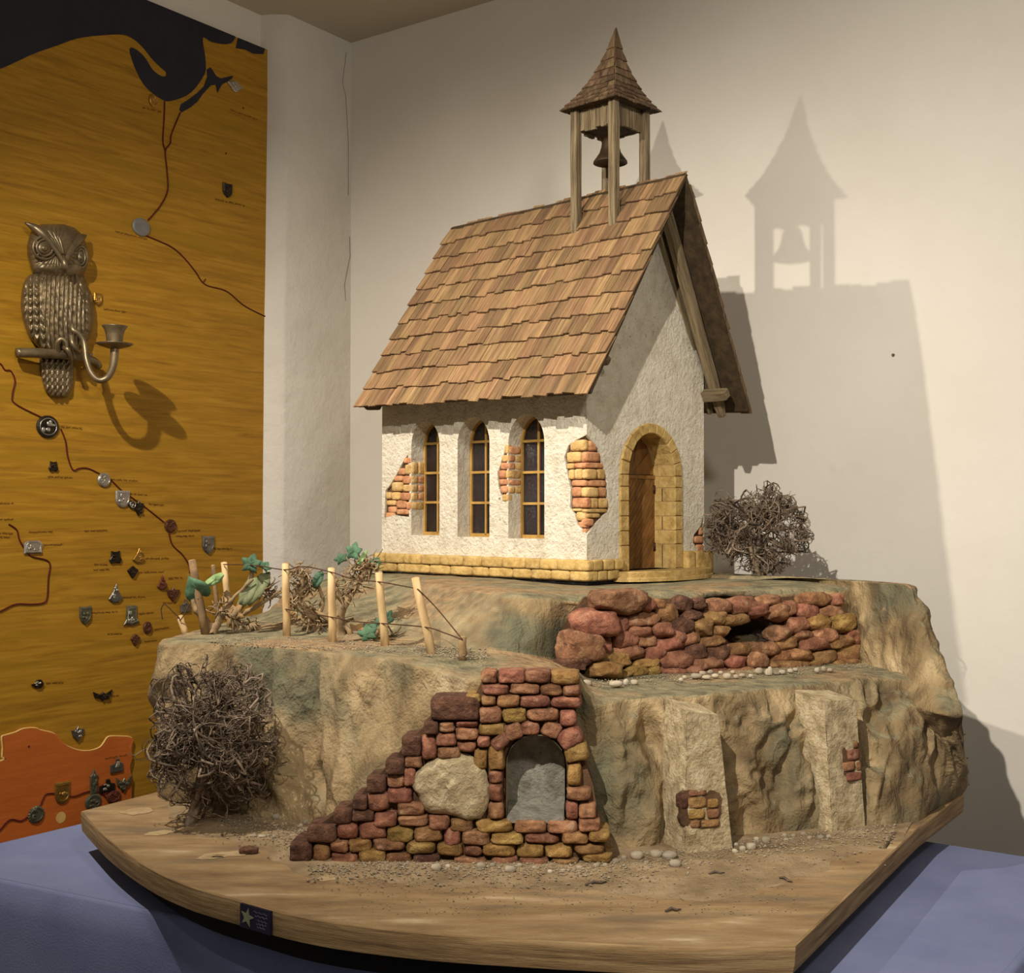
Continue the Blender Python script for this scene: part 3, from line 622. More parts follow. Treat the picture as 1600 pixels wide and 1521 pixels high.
ST = """295,118,235,95,r 443,132,70,66,r 507,132,62,55,o 548,172,98,88,o 620,130,80,72,d 690,130,70,54,d 790,140,104,68,r 893,133,126,74,r 1010,115,114,50,r 1060,167,98,78,r 1107,148,80,78,r 970,160,104,56,r 1232,108,136,64,o 1325,115,76,54,r 1195,165,106,68,r 1305,162,110,58,r
200,222,184,124,r 322,225,84,76,r 430,205,172,84,r 615,230,112,84,d 770,195,84,68,o 858,205,116,54,o 715,235,84,84,o 515,250,100,64,r 795,255,80,46,o 1145,228,96,70,r 1250,215,120,70,y 1360,215,104,84,y 1068,265,100,78,r 1168,274,100,58,r 1272,275,110,64,r 660,182,92,56,d
130,330,184,134,r 245,327,74,80,r 345,295,124,84,r 450,302,86,70,r 585,285,78,64,r 655,290,94,74,r 755,302,114,50,o 415,258,96,48,r 550,320,136,76,r 1085,315,114,62,o 1215,318,134,74,r 1345,307,120,64,o 1405,285,52,70,r
365,357,164,64,r 482,360,90,66,r 678,352,104,78,d 780,355,104,78,d 885,340,130,58,o 995,335,126,68,r 1155,368,100,60,o 1265,377,124,64,o 1390,360,134,80,o 1075,372,110,60,o
300,388,154,68,y 580,392,140,80,r 725,408,144,66,r 860,397,116,66,r 960,388,100,76,r 1110,415,194,50,o 1225,410,76,46,o 1370,412,116,60,o 232,438,164,78,y 325,463,120,46,y 397,438,106,56,y 448,405,120,46,y 482,440,74,44,y 575,450,126,54,r 655,438,78,44,r 770,440,116,40,r 880,440,116,40,r 80,418,140,56,d"""
for it in ST.split():
    a = it.split(','); cx, cy, w, h = map(float, a[:4])
    c = zs(cx, cy); sx = (zs(cx+w/2, cy)-zs(cx-w/2, cy)).length/2; sy = (zs(cx, cy-h/2)-zs(cx, cy+h/2)).length/2
    big = cx < 300 and w > 130
    dep = .026 if big else random.uniform(.016, .021)
    an = random.uniform(-6, 6) if not big else -3; ca, sa = cos(radians(an)), sin(radians(an))
    s_ = stone(c-SN*(.012-(.018 if big else random.uniform(0, .004))), SX*ca+SU*sa, SU*ca-SX*sa, SN, sx*1.04, sy*1.06, dep, k=3.6 if big else random.uniform(2.4, 3.8), jit=.42, n=6, rough=.02)
    obj('stone', s_, M[{'r': 'brickr', 'o': 'bricko', 'y': 'bricky', 'd': 'brickd'}[a[4]]], retain, smooth=True, own=True)
# ------------------------------------------------------------------ two rough buttresses against the cliff
def buttress(fl_t, fr_t, fl_b, fr_b, bl_t, lab, patch):
    """front-left / front-right corners top and bottom (pixels), back-left top"""
    b0, b1 = onz(*fl_b, -.002), onz(*fr_b, -.002)
    ax = (b1-b0); ax.z = 0; ax.normalize(); nn = Vector((ax.y, -ax.x, 0))
    lean = (nn*cos(radians(5))+Z_*sin(radians(5))); 
    t0, t1 = onplane(*fl_t, b0, lean), onplane(*fr_t, b0, lean)
    k0 = t0-nn*.05+Z_*.008-ax*.004; k1 = t1-nn*.05+Z_*.006; kb0 = b0-nn*.06-ax*.006; kb1 = b1-nn*.06
    nz_, nx = 26, 12; mb = MB()
    def quadgrid(A, B, C, D, nu, nv, nrm, amp):
        out = []
        for j in range(nv+1):
            for i in range(nu+1):
                u, v = i/nu, j/nv; p = A.lerp(B, u).lerp(D.lerp(C, u), v)
                d = amp*(noise.noise(p*60)+.6*noise.noise(p*140)+.7*(ridged(p*35)-.5))
                e = min(u, 1-u, v, 1-v)
                out.append(p+nrm*(d if e > .001 else d*.3))
        mb.add(out, [(j*(nu+1)+i, j*(nu+1)+i+1, (j+1)*(nu+1)+i+1, (j+1)*(nu+1)+i) for j in range(nv) for i in range(nu)])
    quadgrid(b0, b1, t1, t0, 14, 34, lean, .0022)
    quadgrid(kb0, b0, t0, k0, 10, 34, -ax, .0022)
    quadgrid(b1, kb1, k1, t1, 10, 34, ax, .0022)
    quadgrid(t0, t1, k1, k0, 10, 8, Z_, .001)
    bo = obj('buttress', mb, M['cement'], land, smooth=True, fixn=False); tag(bo, lab)
    smooth_angle(bo, 55)
    (cx, cy), bricks = patch
    for x0, y0, x1, y1, k in bricks:
        c = onplane((x0+x1)/2, (y0+y1)/2, b0, lean); sx = (onplane(x1, cy, b0, lean)-onplane(x0, cy, b0, lean)).length/2; sy = (onplane(cx, y0, b0, lean)-onplane(cx, y1, b0, lean)).length/2
        s_ = stone(c+lean*(.0005-.006), ax, lean.cross(ax) if lean.cross(ax).z > 0 else -lean.cross(ax), lean, sx, sy, .0085, k=6, jit=.06, n=4)
        obj('brick', s_, M[mk[k]], bo, smooth=True, own=True)
    # broken plaster lip and dark bed around the bricks
    xs = [b[0] for b in bricks]+[b[2] for b in bricks]; ys = [b[1] for b in bricks]+[b[3] for b in bricks]
    mx, my = (min(xs)+max(xs))/2, (min(ys)+max(ys))/2; rx, ry = (max(xs)-min(xs))/2+.5, (max(ys)-min(ys))/2+.5
    l = [onplane(mx+rx*cos(a)*(1/max(abs(cos(a)), abs(sin(a)))**.6)*(1+.35*noise.noise(Vector((cos(a)*3, sin(a)*3, mx)))), my+ry*sin(a)*(1/max(abs(cos(a)), abs(sin(a)))**.6), b0, lean)+lean*.0006 for a in [i*2*pi/26 for i in range(26)]]
    obj('brick_bed', MB().prism(l, -lean*.008), M['mortar'], bo)
zx = lambda x, y: (880+x/3.077, 1040+y/3.077)
buttress((1073, 1112), (1122, 1118), (1071, 1338), (1145, 1331), None, 'rough cement buttress with a square patch of bare brick, nearer the brick ruin',
         ((1098, 1265), [(*zx(562, 618), *zx(596, 690), 'd'), (*zx(600, 596), *zx(690, 628), 'r'), (*zx(598, 632), *zx(688, 688), 'o'), (*zx(692, 640), *zx(746, 686), 'y'), (*zx(600, 690), *zx(684, 740), 'y'), (*zx(686, 690), *zx(750, 736), 'r'), (*zx(608, 744), *zx(658, 782), 'o'), (*zx(660, 740), *zx(754, 778), 'o')]))
buttress((1288, 1096), (1337, 1094), (1301, 1305), (1352, 1297), None, 'rough cement buttress with bare bricks along its right edge',
         ((1332, 1190), [(*zx(1392, 362), *zx(1412, 398), 'o'), (*zx(1362, 402), *zx(1420, 458), 'r'), (*zx(1344, 462), *zx(1404, 508), 'r'), (*zx(1406, 462), *zx(1428, 508), 'o'), (*zx(1356, 512), *zx(1434, 556), 'r')]))
# ================================================================== CHAPEL
CA = hd(-47); GA = hd(43); CO_ = onz(917, 911, zP)     # front corner, axis to the back, axis along the gable
chapel = empty('model_chapel', CO_+CA*.24+GA*.16); tag(chapel, 'small plastered model chapel with shingle roof and open belfry on the hilltop', 'model chapel')
def cw(c, g, z): return CO_+CA*c+GA*g+Z_*z
def cl(p): d = p-CO_; return d.dot(CA), d.dot(GA), d.z
def pL(px, py): p = cl(onplane(px, py, CO_, GA)); return p[0], p[2]       # long wall -> (c, z)
def pF(px, py): p = cl(onplane(px, py, CO_, CA)); return p[1], p[2]       # gable wall -> (g, z)
CL_, CW_ = .487, .3236
oe = .058
def rp(px, py, g): return cl(onplane(px, py, CO_+GA*g, GA))
rFL = rp(921, 612, -oe); rBL = rp(558, 634, -oe); rFR = rp(1170, 640, CW_+oe); rRF = rp(1072, 270, CW_/2); rRB = rp(707, 355, CW_/2)
rBR = (rBL[0], CW_+oe, rBL[2])
vFL, vBL, vFR, vBR, vRF, vRB = [cw(*p) for p in (rFL, rBL, rFR, rBR, rRF, rRB)]
zl = lambda x, y: pL(570+x/3.902, 620+y/3.902)
zlF = lambda x, y: pF(570+x/3.902, 620+y/3.902)
HW = .355                                               # wall height just under the roof boards
def archloop(c0, c1, z0, zt, k=1.15, n=14):             # counter-clockwise in (c,z), c0<c1
    cm, r = (c0+c1)/2, (c1-c0)/2; zs_ = zt-r*k
    return [(c0, z0), (c1, z0), (c1, zs_)]+[(cm+r*cos(pi*i/n), zs_+r*k*sin(pi*i/n)) for i in range(1, n)]+[(c0, zs_)]
wins = []
for (xl, xr, yt, yb) in ((283, 455, 150, 845), (565, 760, 126, 855), (875, 1095, 108, 865)):
    c1, zb = zl(xl, yb); c0, _ = zl(xr, yb); cm, zt = zl((xl+xr)/2, yt); wins.append((c0, c1, zb, zt))
def rag(pts, amp=.0016, n=3):                           # break up an outline
    out = []
    for i, p in enumerate(pts):
        q = pts[(i+1) % len(pts)]
        for k in range(n):
            t = k/n; x = p[0]+(q[0]-p[0])*t; y = p[1]+(q[1]-p[1])*t
            out.append((x+amp*noise.noise(Vector((x*400, y*400, 1))), y+amp*noise.noise(Vector((x*400, y*400, 5)))))
    return out
# exposed-brick holes in the plaster
patch1 = rag([zl(*p) for p in ((125, 575), (150, 545), (190, 480), (235, 390), (262, 352), (272, 480), (272, 600), (268, 735), (180, 722), (120, 742))])
patch2 = rag([zl(*p) for p in ((868, 285), (848, 345), (825, 420), (808, 470), (818, 560), (838, 620), (858, 648), (866, 560), (866, 400))], .001)
cornL = [zl(*p) for p in ((1300, 258), (1240, 300), (1215, 370), (1225, 420), (1240, 500), (1255, 560), (1250, 680), (1280, 720), (1295, 775))]
cornF = [zlF(*p) for p in ((1440, 745), (1495, 690), (1480, 600), (1480, 510), (1450, 400), (1425, 320))]
zc_t, zc_b = zl(1346, 232)[1], zl(1346, 842)[1]
patch4z = (pF(1101, 800)[1], pF(1101, 872)[1])
p4 = [pF(*p) for p in ((1095, 822), (1084, 836), (1083, 848), (1092, 862))]
door = dict(o0=pF(967.6, 880)[0], o1=pF(1064.6, 880)[0], i0=pF(981, 880)[0], i1=pF(1053, 880)[0], zt=pF(1011, 660.6)[1], zti=pF(1014, 677)[1])
mb = MB()
def facewith(outer2, holes2, fn, inward, depths, skip_outer=True):
    loops = [outer2]+holes2; al = [Vector((a, b, 0)) for l in loops for a, b in l]
    tri = tessellate_polygon([[Vector((a, b, 0)) for a, b in l] for l in loops])
    mb.add([fn(v.x, v.y) for v in al], [tuple(t) for t in tri])
    for l, d in zip(holes2, depths):
        m_ = len(l); mb.add([fn(a, b) for a, b in l]+[fn(a, b)+inward*d for a, b in l], [(i, (i+1) % m_, (i+1) % m_+m_, i+m_) for i in range(m_)])
fL = lambda c, z: cw(c, 0, z); fF = lambda g, z: cw(0, g, z)
outL = [(0, 0), (0, zc_b)]+cornL[::-1]+[(0, zc_t), (0, HW), (CL_, HW), (CL_, 0)]
facewith(outL, [archloop(*w) for w in wins]+[patch1, patch2], fL, GA, [.036]*3+[.005]*2)
dl = [(door['o0']+.003, 0), (door['o1']-.003, 0)]; gm = (door['o0']+door['o1'])/2; rO = (door['o1']-door['o0'])/2; zsp = door['zt']-rO*1.02
dl += [(gm+(rO-.003)*cos(pi*i/16), zsp+(rO*1.02-.003)*sin(pi*i/16)) for i in range(17)]
apz = (vRF-CO_).z-.028
outF = [(0, 0), (dl[0][0], 0)]+[(p[0], p[1]) for p in dl[2:][::-1]]+[(dl[1][0], 0), (CW_, 0), (CW_, patch4z[1])]+p4[::-1]+[(CW_, patch4z[0]), (CW_, HW), (CW_/2, apz), (0, HW), (0, zc_t)]+cornF[::-1]+[(0, zc_b)]
facewith(outF, [], fF, CA, [])
for lp_, fn, inw in (([(0, zc_t)]+cornL+[(0, zc_b)], fL, GA), ([(0, zc_t)]+cornF[::-1]+[(0, zc_b)], fF, CA), ([(CW_, patch4z[0])]+p4+[(CW_, patch4z[1])], fF, CA)):
    m_ = len(lp_); mb.add([fn(*p) for p in lp_]+[fn(*p)+inw*.005 for p in lp_], [(i, i+1, i+1+m_, i+m_) for i in range(m_-1)])
mb.add([cw(0, CW_, 0), cw(CL_, CW_, 0), cw(CL_, CW_, HW), cw(0, CW_, HW)], [(0, 1, 2, 3)])
mb.add([cw(CL_, 0, 0), cw(CL_, CW_, 0), cw(CL_, CW_, HW), cw(CL_, CW_/2, apz), cw(CL_, 0, HW)], [(0, 1, 2, 3, 4)])
walls = obj('walls', mb, M['plaster'], chapel); tag(walls, 'rough cream plaster walls with flaked patches')
# mortar beds behind the flaked patches
def bed(l2, fn, inw):
    mb_ = MB().prism([fn(*p)+inw*.0046 for p in l2], inw*.002); return mb_
obj('mortar_bed', bed([zl(*p) for p in ((110, 345), (110, 750), (280, 750), (280, 345))], fL, GA), M['mortar'], walls)
obj('mortar_bed', bed([zl(*p) for p in ((800, 275), (800, 655), (872, 655), (872, 275))], fL, GA), M['mortar'], walls)
obj('mortar_bed', MB().box(cw(.036, .044, (zc_t+zc_b)/2), CA, GA, Z_, .0315, .0395, (zc_t-zc_b)/2+.004), M['mortar'], walls)
obj('mortar_bed', MB().box(cw(.03, CW_-.022, sum(patch4z)/2), CA, GA, Z_, .0254, .0175, (patch4z[0]-patch4z[1])/2+.003), M['mortar'], walls)
def pbrick(a0, z0, a1, z1, face, k, dep=.006, proud=.0, kk=6):
    a0, a1 = sorted((a0, a1)); z0, z1 = sorted((z0, z1)); a, z = (a0+a1)/2, (z0+z1)/2
    if face == 'L': c = cw(a, -proud+dep, z); ax, n_ = CA, -GA
    else: c = cw(-proud+dep, a, z); ax, n_ = GA, -CA
    obj('brick', stone(c, ax, Z_, n_, (a1-a0)/2*.985, (z1-z0)/2*.985, dep, k=kk, jit=.05, n=4), M['pb'+k], walls, smooth=True, own=True)
def pb(x0, y0, x1, y1, k, face='L', **kw):
    f = zl if face == 'L' else zlF; xm, ym = (x0+x1)/2, (y0+y1)/2
    if face == 'L' and x1 in (282, 874): x1 += 2.5; kw['proud'] = .0013
    pbrick(f(x0, ym)[0], f(xm, y0)[1], f(x1, ym)[0], f(xm, y1)[1], face, k, **kw)
for a in ((236, 372, 282, 408, 'r'), (245, 412, 282, 476, 'y'), (200, 436, 243, 478, 'r'), (170, 482, 226, 516, 'r'), (229, 482, 282, 532, 'r'), (158, 520, 228, 578, 'y'), (230, 536, 282, 580, 'y'), (124, 582, 156, 626, 'y'), (158, 582, 210, 630, 'y'), (213, 585, 282, 634, 'r'), (128, 632, 184, 664, 'y'), (187, 632, 250, 682, 'r'), (253, 640, 282, 690, 'r'), (138, 670, 186, 710, 'r'), (188, 686, 268, 720, 'r'), (122, 706, 178, 742, 'r')): pb(*a)
for a in ((852, 292, 874, 350, 'y'), (836, 356, 874, 400, 'y'), (826, 402, 874, 445, 'r'), (812, 447, 858, 500, 'r'), (860, 447, 874, 500, 'y'), (818, 502, 874, 540, 'r'), (826, 542, 874, 590, 'r'), (838, 594, 874, 640, 'y')): pb(*a)
# bricks that show inside the window reveals
for (wi, rows_) in ((0, ((395, 476), (482, 530), (536, 580), (584, 634), (640, 690))), (2, ((300, 350), (354, 398), (402, 444), (447, 500), (504, 540), (544, 590)))):
    c1 = wins[wi][1]; xx = 283 if wi == 0 else 875
    for ya, yb in rows_:
        za, zb_ = zl(xx, ya)[1], zl(xx, yb)[1]
        for d0, d1 in (((.0, .031),) if random.random() < .5 else ((.0, .016), (.016, .032))):
            obj('brick', stone(cw(c1+.0022, (d0+d1)/2, (za+zb_)/2), GA, Z_, -CA, (d1-d0)/2*.98, abs(za-zb_)/2*.97, .004, k=6, jit=.05, n=3), M['pb'+random.choice('ryy')], walls, smooth=True, own=True)
for a in ((1246, 262, 1345, 332, 'y'), (1226, 336, 1316, 400, 'y'), (1318, 336, 1345, 400, 'r'), (1228, 406, 1272, 440, 'y'), (1274, 403, 1345, 436, 'r'), (1240, 444, 1272, 505, 'y'), (1275, 440, 1322, 503, 'y'), (1256, 508, 1345, 546, 'r'), (1258, 550, 1314, 612, 'r'), (1258, 616, 1345, 678, 'r'), (1262, 682, 1318, 700, 'y'), (1285, 702, 1345, 758, 'y'), (1298, 762, 1345, 800, 'r'), (1322, 804, 1345, 834, 'r')): pb(*a)
for a in ((1372, 268, 1420, 332, 'r'), (1350, 336, 1440, 398, 'r'), (1350, 402, 1462, 436, 'r'), (1424, 440, 1470, 504, 'y'), (1372, 508, 1480, 548, 'r'), (1430, 552, 1478, 612, 'r'), (1378, 616, 1428, 682, 'y'), (1430, 618, 1488, 680, 'y'), (1350, 684, 1486, 708, 'y'), (1360, 712, 1440, 740, 'y'), (1352, 744, 1400, 790, 'r')): pb(*a, face='F')
for ya, yb, xa, xb, k in ((440, 503, 1325, 1415, 'y'), (552, 612, 1318, 1426, 'y'), (616, 680, 1330, 1376, 'r')):   # quoins that turn the corner
    za, zb_ = zl(1345, ya)[1], zl(1345, yb)[1]; cc_ = zl(xa, ya)[0]; gg_ = zlF(xb, ya)[0]
    obj('brick', stone(cw(cc_/2-.0008, gg_/2-.0008, (za+zb_)/2), CA, GA, Z_, cc_/2+.0008, gg_/2+.0008, (za-zb_)/2*.98, k=8, jit=.04, n=4), M['pb'+k], walls, smooth=True, own=True)
for (xa, ya, xb, yb, k) in ((1094, 824, 1102, 836, 'r'), (1086, 838, 1102, 849, 'r'), (1090, 851, 1102, 862, 'r')):
    g0, z1 = pF(xa, ya); g1, z0 = pF(xb, yb); pbrick(g0, z0, min(g1, CW_+.0005), z1, 'F', k)
# ---- windows
for wi, (c0, c1, zb, zt) in enumerate(wins):
    dpt = .030; cm, r = (c0+c1)/2, (c1-c0)/2; zs_ = zt-r*1.15
    lo_ = archloop(c0-.001, c1+.001, zb-.001, zt+.001); fw = .0042
    li_ = archloop(c0+fw, c1-fw, zb+fw*1.4, zt-fw)
    mbw = MB(); m_ = len(lo_)
    for d_ in (dpt, dpt+.004): mbw.v += [cw(a, d_, b) for a, b in lo_]+[cw(a, d_, b) for a, b in li_]
    for i in range(m_):
        j = (i+1) % m_
        mbw.f += [(i, j, j+m_, i+m_), (2*m_+i, 2*m_+j, 3*m_+j, 3*m_+i), (i+m_, j+m_, j+3*m_, i+3*m_)]
    wf = obj('window', mbw, M['winframe'], chapel)
    tag(wf, ['narrow arched window beside the left brick patch', 'middle narrow arched window', 'narrow arched window nearest the corner'][wi])
    hgt = [zb+fw*1.4+(zs_+.004-zb-fw*1.4)*t for t in (0, 1/3, 2/3, 1)]
    obj('muntin', MB().box(cw(cm, dpt+.0015, (zb+zt)/2), CA, GA, Z_, .0018, .0015, (zt-zb)/2-.003), M['winframe'], wf)
    for h in hgt[1:]: obj('muntin', MB().box(cw(cm, dpt+.0013, h), CA, GA, Z_, r-.003, .0015, .0021), M['winframe'], wf)
    for s in (-1, 1):
        a0, a1 = (c0+fw*.6, cm) if s < 0 else (cm, c1-fw*.6)
        for k in range(3):
            obj('pane', MB().box(cw((a0+a1)/2, dpt+.005, (hgt[k]+hgt[k+1])/2), CA, GA, Z_, (a1-a0)/2, .0008, (hgt[k+1]-hgt[k])/2), M['glass'], wf)
        arcp = [(cm, hgt[3]), (cm+s*(r-fw*.6), hgt[3])]+[(cm+s*(r-fw*.6)*cos(pi/2*i/8), zs_+.003+(zt-fw*.6-zs_-.003)*sin(pi/2*i/8)) for i in range(1, 9)]
        obj('pane', MB().prism([cw(a, dpt+.0042, b) for a, b in arcp], GA*.0016), M['glass'], wf)
# ---- door with stone surround
ds = MB(); dz0 = pF(1011, 891)[1]
o0, o1, i0, i1 = door['o0'], door['o1'], door['i0'], door['i1']; gi = (i0+i1)/2; rI = (i1-i0)/2; zti = door['zti']; zsI = zsp
REV = .05
backp = MB().prism([cw(.062, a, b) for a, b in [(o0, dz0), (o1, dz0), (o1, zsp)]+[(gm+rO*cos(pi*i/12), zsp+rO*sin(pi*i/12)) for i in range(1, 12)]+[(o0, zsp)]], CA*.004)
surround = obj('door_surround', backp, M['darkwood'], chapel); tag(surround, 'yellow stone door surround with round arch')
def block(quad, f=-.0035, b=REV, bev=.0022):
    """quad: 4 (g,z) corners; block from the face to the back of the reveal with softened front edges"""
    cq = (sum(p[0] for p in quad)/4, sum(p[1] for p in quad)/4)
    def sh(p, d): v = Vector((p[0]-cq[0], p[1]-cq[1])); l = v.length; v = v*((l-d)/l); return cq[0]+v.x, cq[1]+v.y
    mb_ = MB(); A = [cw(f, *sh(p, bev)) for p in quad]; B = [cw(f+bev, *sh(p, .0003)) for p in quad]; D = [cw(b, *sh(p, .0003)) for p in quad]
    mb_.add(A+B+D, [(0, 1, 2, 3)]+[(i, (i+1) % 4, (i+1) % 4+4, i+4) for i in range(4)]+[(i+4, (i+1) % 4+4, (i+1) % 4+8, i+8) for i in range(4)]+[(11, 10, 9, 8)])
    obj('stone', mb_, M['stoney'], surround, own=True)
ny = [1310, 1110, 992, 874, 752, 636, 513, 455]
zj = [pF(1011, 640+y/5.24)[1] for y in ny]; zj[0] = dz0
for a, b in zip(zj, zj[1:]):
    if b > zsp: b = zsp
    if b-a < .003: continue
    block([(o0, a), (i0, a), (i0, b), (o0, b)])
    block([(i1, a), (o1, a), (o1, b), (i1, b)])
top0 = min(zj[-1], zsp)
NVs = 11
def av(i, r, kz): a = pi-pi*i/NVs; return (gm if r == rO else gi)+r*cos(a), zsp+kz*sin(a)
hO, hI = door['zt']-zsp, zti-zsp
for i in range(NVs):
    block([av(i, rI, hI), av(i+1, rI, hI), av(i+1, rO, hO), av(i, rO, hO)])
# scored joints in the deep right reveal (half blocks show as upright grooves)
for k in (1, 3, 5):
    obj('reveal_joint', MB().box(cw(.024, i1-.0002, (zj[k-1]+zj[k])/2), CA, GA, Z_, .0007, .0004, (zj[k]-zj[k-1])/2*.92), M['mortar'], surround)
DP = .044
dleaf = obj('door', MB().box(cw(DP+.003, gi, (dz0+zsp)/2), GA, CA, Z_, rI, .003, (zsp-dz0)/2+.002), M['darkwood'], chapel); tag(dleaf, 'brown plank door under a fan panel')
def doorpl(l2, nm, f=.0, t=.003): obj(nm, MB().prism([cw(DP-f, a, b) for a, b in l2], -CA*t), M['doorwood'], dleaf, own=True)
sw = rI*2*.16
doorpl([(i0, dz0), (i0+sw, dz0), (i0+sw, zsp-.004), (i0, zsp-.004)], 'stile')
doorpl([(i0+sw+.0006, dz0), (i0+sw*2, dz0), (i0+sw*2, zsp-.004), (i0+sw+.0006, zsp-.004)], 'stile', t=.0042)
pl0, pl1 = i0+sw*2+.0006, i1; zlo, zhi = dz0, zsp-.004; pw_ = (pl1-pl0); st = .0118
k = zlo-pw_*1.25
while k < zhi:                                          # diagonal planks clipped to the leaf
    a = [(pl0, k), (pl1, k+pw_*1.2), (pl1, k+pw_*1.2+st-.0016), (pl0, k+st-.0016)]
    def clip(poly, zc, keep_low):
        out = []
        for i in range(len(poly)):
            p, q = poly[i], poly[(i+1) % len(poly)]; ip = (p[1] <= zc) == keep_low or p[1] == zc; iq = (q[1] <= zc) == keep_low or q[1] == zc
            if ip: out.append(p)
            if ip != iq: t = (zc-p[1])/(q[1]-p[1]); out.append((p[0]+(q[0]-p[0])*t, zc))
        return out
    a = clip(a, zlo, False); a = clip(a, zhi, True) if len(a) > 2 else a
    if len(a) > 2: doorpl(a, 'plank', t=.0036)
    k += st
doorpl([(i0, zsp-.004), (i1, zsp-.004), (i1, zsp+.002), (i0, zsp+.002)], 'transom_rail', t=.005)
for i in range(5):
    a0, a1 = pi*i/5+.02, pi*(i+1)/5-.02
    doorpl([(gi, zsp+.003)]+[(gi+rI*.98*cos(a0+(a1-a0)*t/4), zsp+.002+hI*.99*sin(a0+(a1-a0)*t/4)) for t in range(5)], 'fan_panel', t=.002)
kc = cw(DP-.007, *pF(998, 804)); kc = cw(DP-.007, i0+sw*1.5, cl(kc)[2])
obj('door_ring', MB().tube([kc+GA*(.0042*cos(a))+Z_*(.0062*sin(a)) for a in [2*pi*i/16 for i in range(17)]], .0011, 6, False), M['iron'], dleaf, smooth=True)
for yy in (764, 856):
    hz = pF(1028, yy)[1]; obj('hinge', MB().tube([cw(DP-.004, i1-.0015, hz-.007), cw(DP-.004, i1-.0015, hz+.007)], .0024, 8), M['iron'], dleaf, smooth=True)
# ---- plinth courses
plL = obj('plinth', MB().box(cw(CL_/2, CW_/2, -.001), CA, GA, Z_, CL_/2+.004, CW_/2+.004, .002), M['underframe'], chapel); tag(plL, 'yellow stone plinth in two courses')
zu1 = zl(700, 985)[1]; zu0 = zl(700, 1052)[1]; zl0 = max(.002, zl(700, 1100)[1])
zu1, zu0, zl0 = .036, .0185, .003
pu, plw = .013, .0115
def plstone(a0, a1, z0, z1, face, pr):
    if face == 'L': c = cw((a0+a1)/2, -pr/2+.003, (z0+z1)/2); ax, n_ = CA, -GA
    else: c = cw(-pr/2+.003, (a0+a1)/2, (z0+z1)/2); ax, n_ = GA, -CA
    obj('stone', stone(c, ax, Z_, n_, (a1-a0)/2-.0003, (z1-z0)/2-.0002, pr/2+.003, k=10, jit=.03, n=5), M['stoney'], plL, smooth=True, own=True)
uj = sorted([zl(x, 1000)[0] for x in (150, 265, 370, 485, 625, 738, 865, 1005, 1095, 1200)]+[CL_+.013])
uj = [-.013]+uj
for a, b in zip(uj, uj[1:]): plstone(a, b, zu0, zu1, 'L', pu)
lj = sorted([zl(x, 1070)[0] for x in (220, 420, 545, 680, 780, 925, 1040, 1160, 1275)]+[CL_+.012]); lj = [-.0115]+lj
for a, b in zip(lj, lj[1:]): plstone(a, b, zl0, zu0, 'L', plw)
uf = [.001]+[zlF(x, 1030)[0] for x in (1420, 1490)]+[o0-.001]
for a, b in zip(uf, uf[1:]): plstone(a, b, zu0, zu1, 'F', pu)
lf = [.001]+[zlF(x, 1110)[0] for x in (1390, 1450)]+[o0-.012]
for a, b in zip(lf, lf[1:]): plstone(a, b, zl0, zu0, 'F', plw)
for a, b in ((o1+.002, o1+.026), (o1+.0262, CW_+.012)): plstone(a, b, .002, .044, 'F', .013)
# half-round doorstep of two slabs
def halfslab(z0, z1, r, ex, nm, par):
    gm2 = gm_s; l = [cw(.0, gm2-r*1.02, z0)]+[cw(-ex*sin(pi*i/20), gm2-r*cos(pi*i/20), z0) for i in range(21)]+[cw(.0, gm2+r*1.02, z0)]
    top = [p+Z_*(z1-z0) for p in l]; cc2 = sum(top, Vector())/len(top); m2 = len(l)
    mb_ = MB(); A = [p for p in l]; B = [p-Z_*.0015 for p in top]; Ct = [p+(cc2-p)*.012 for p in top]
    mb_.add(A+B+Ct, [(i, (i+1) % m2, (i+1) % m2+m2, i+m2) for i in range(m2)]+[(i+m2, (i+1) % m2+m2, (i+1) % m2+2*m2, i+2*m2) for i in range(m2)]+[tuple(2*m2+i for i in range(m2)), tuple(reversed(range(m2)))])
    return obj(nm, mb_, M['stoney'], par)
gs0, gs1 = pF(957, 905)[0], pF(1100, 900)[0]; gm_s = (gs0+gs1)/2; rs_ = (gs1-gs0)/2
st_ = halfslab(-.001, .0060, rs_+.002, .060, 'doorstep', chapel); tag(st_, 'half-round yellow stone doorstep')
halfslab(.0062, dz0+.0005, rs_, .056, 'upper_slab', st_)
# ---- roof
ns = (vFL-vBL).cross(vRB-vBL).normalized()
if ns.z < 0: ns = -ns
nr = (vFR-vBR).cross(vRB-vBR).normalized()
if nr.z < 0: nr = -nr
def deck(a, b, c, d, n_, nm):
    return obj(nm, MB().prism([a, b, c, d], -n_*.006), M['darkwood'], chapel)
deckL = deck(vBL, vFL, vRF, vRB, ns, 'roof_slope'); tag(deckL, 'left roof slope covered with cedar shingles')
deckR = deck(vBR, vFR, vRF, vRB, nr, 'roof_slope'); tag(deckR, 'right roof slope seen from below')
shc = {}
def shingle_mesh(w, L, th, seed, matn):
    key = (round(w*1000), seed, matn, round(L*1000))
    if key in shc: return shc[key]
    rnd = random.Random(seed*7919+key[0]); b = rnd.uniform(-.002, .002); w2 = w/2
    v = [(-w2, 0, .0006), (w2, b, .0006), (w2*.99, L, 0), (-w2*.99, L, 0), (-w2, 0, th), (w2, b, th*rnd.uniform(.8, 1.1)), (w2*.99, L, .0006), (-w2*.99, L, .0006)]
    me = bpy.data.meshes.new('shingle'); me.from_pydata(v, [], [(3, 2, 1, 0), (4, 5, 6, 7), (0, 1, 5, 4), (1, 2, 6, 5), (2, 3, 7, 6), (3, 0, 4, 7)]); me.update()
    me.materials.append(M[matn]); shc[key] = me; return me
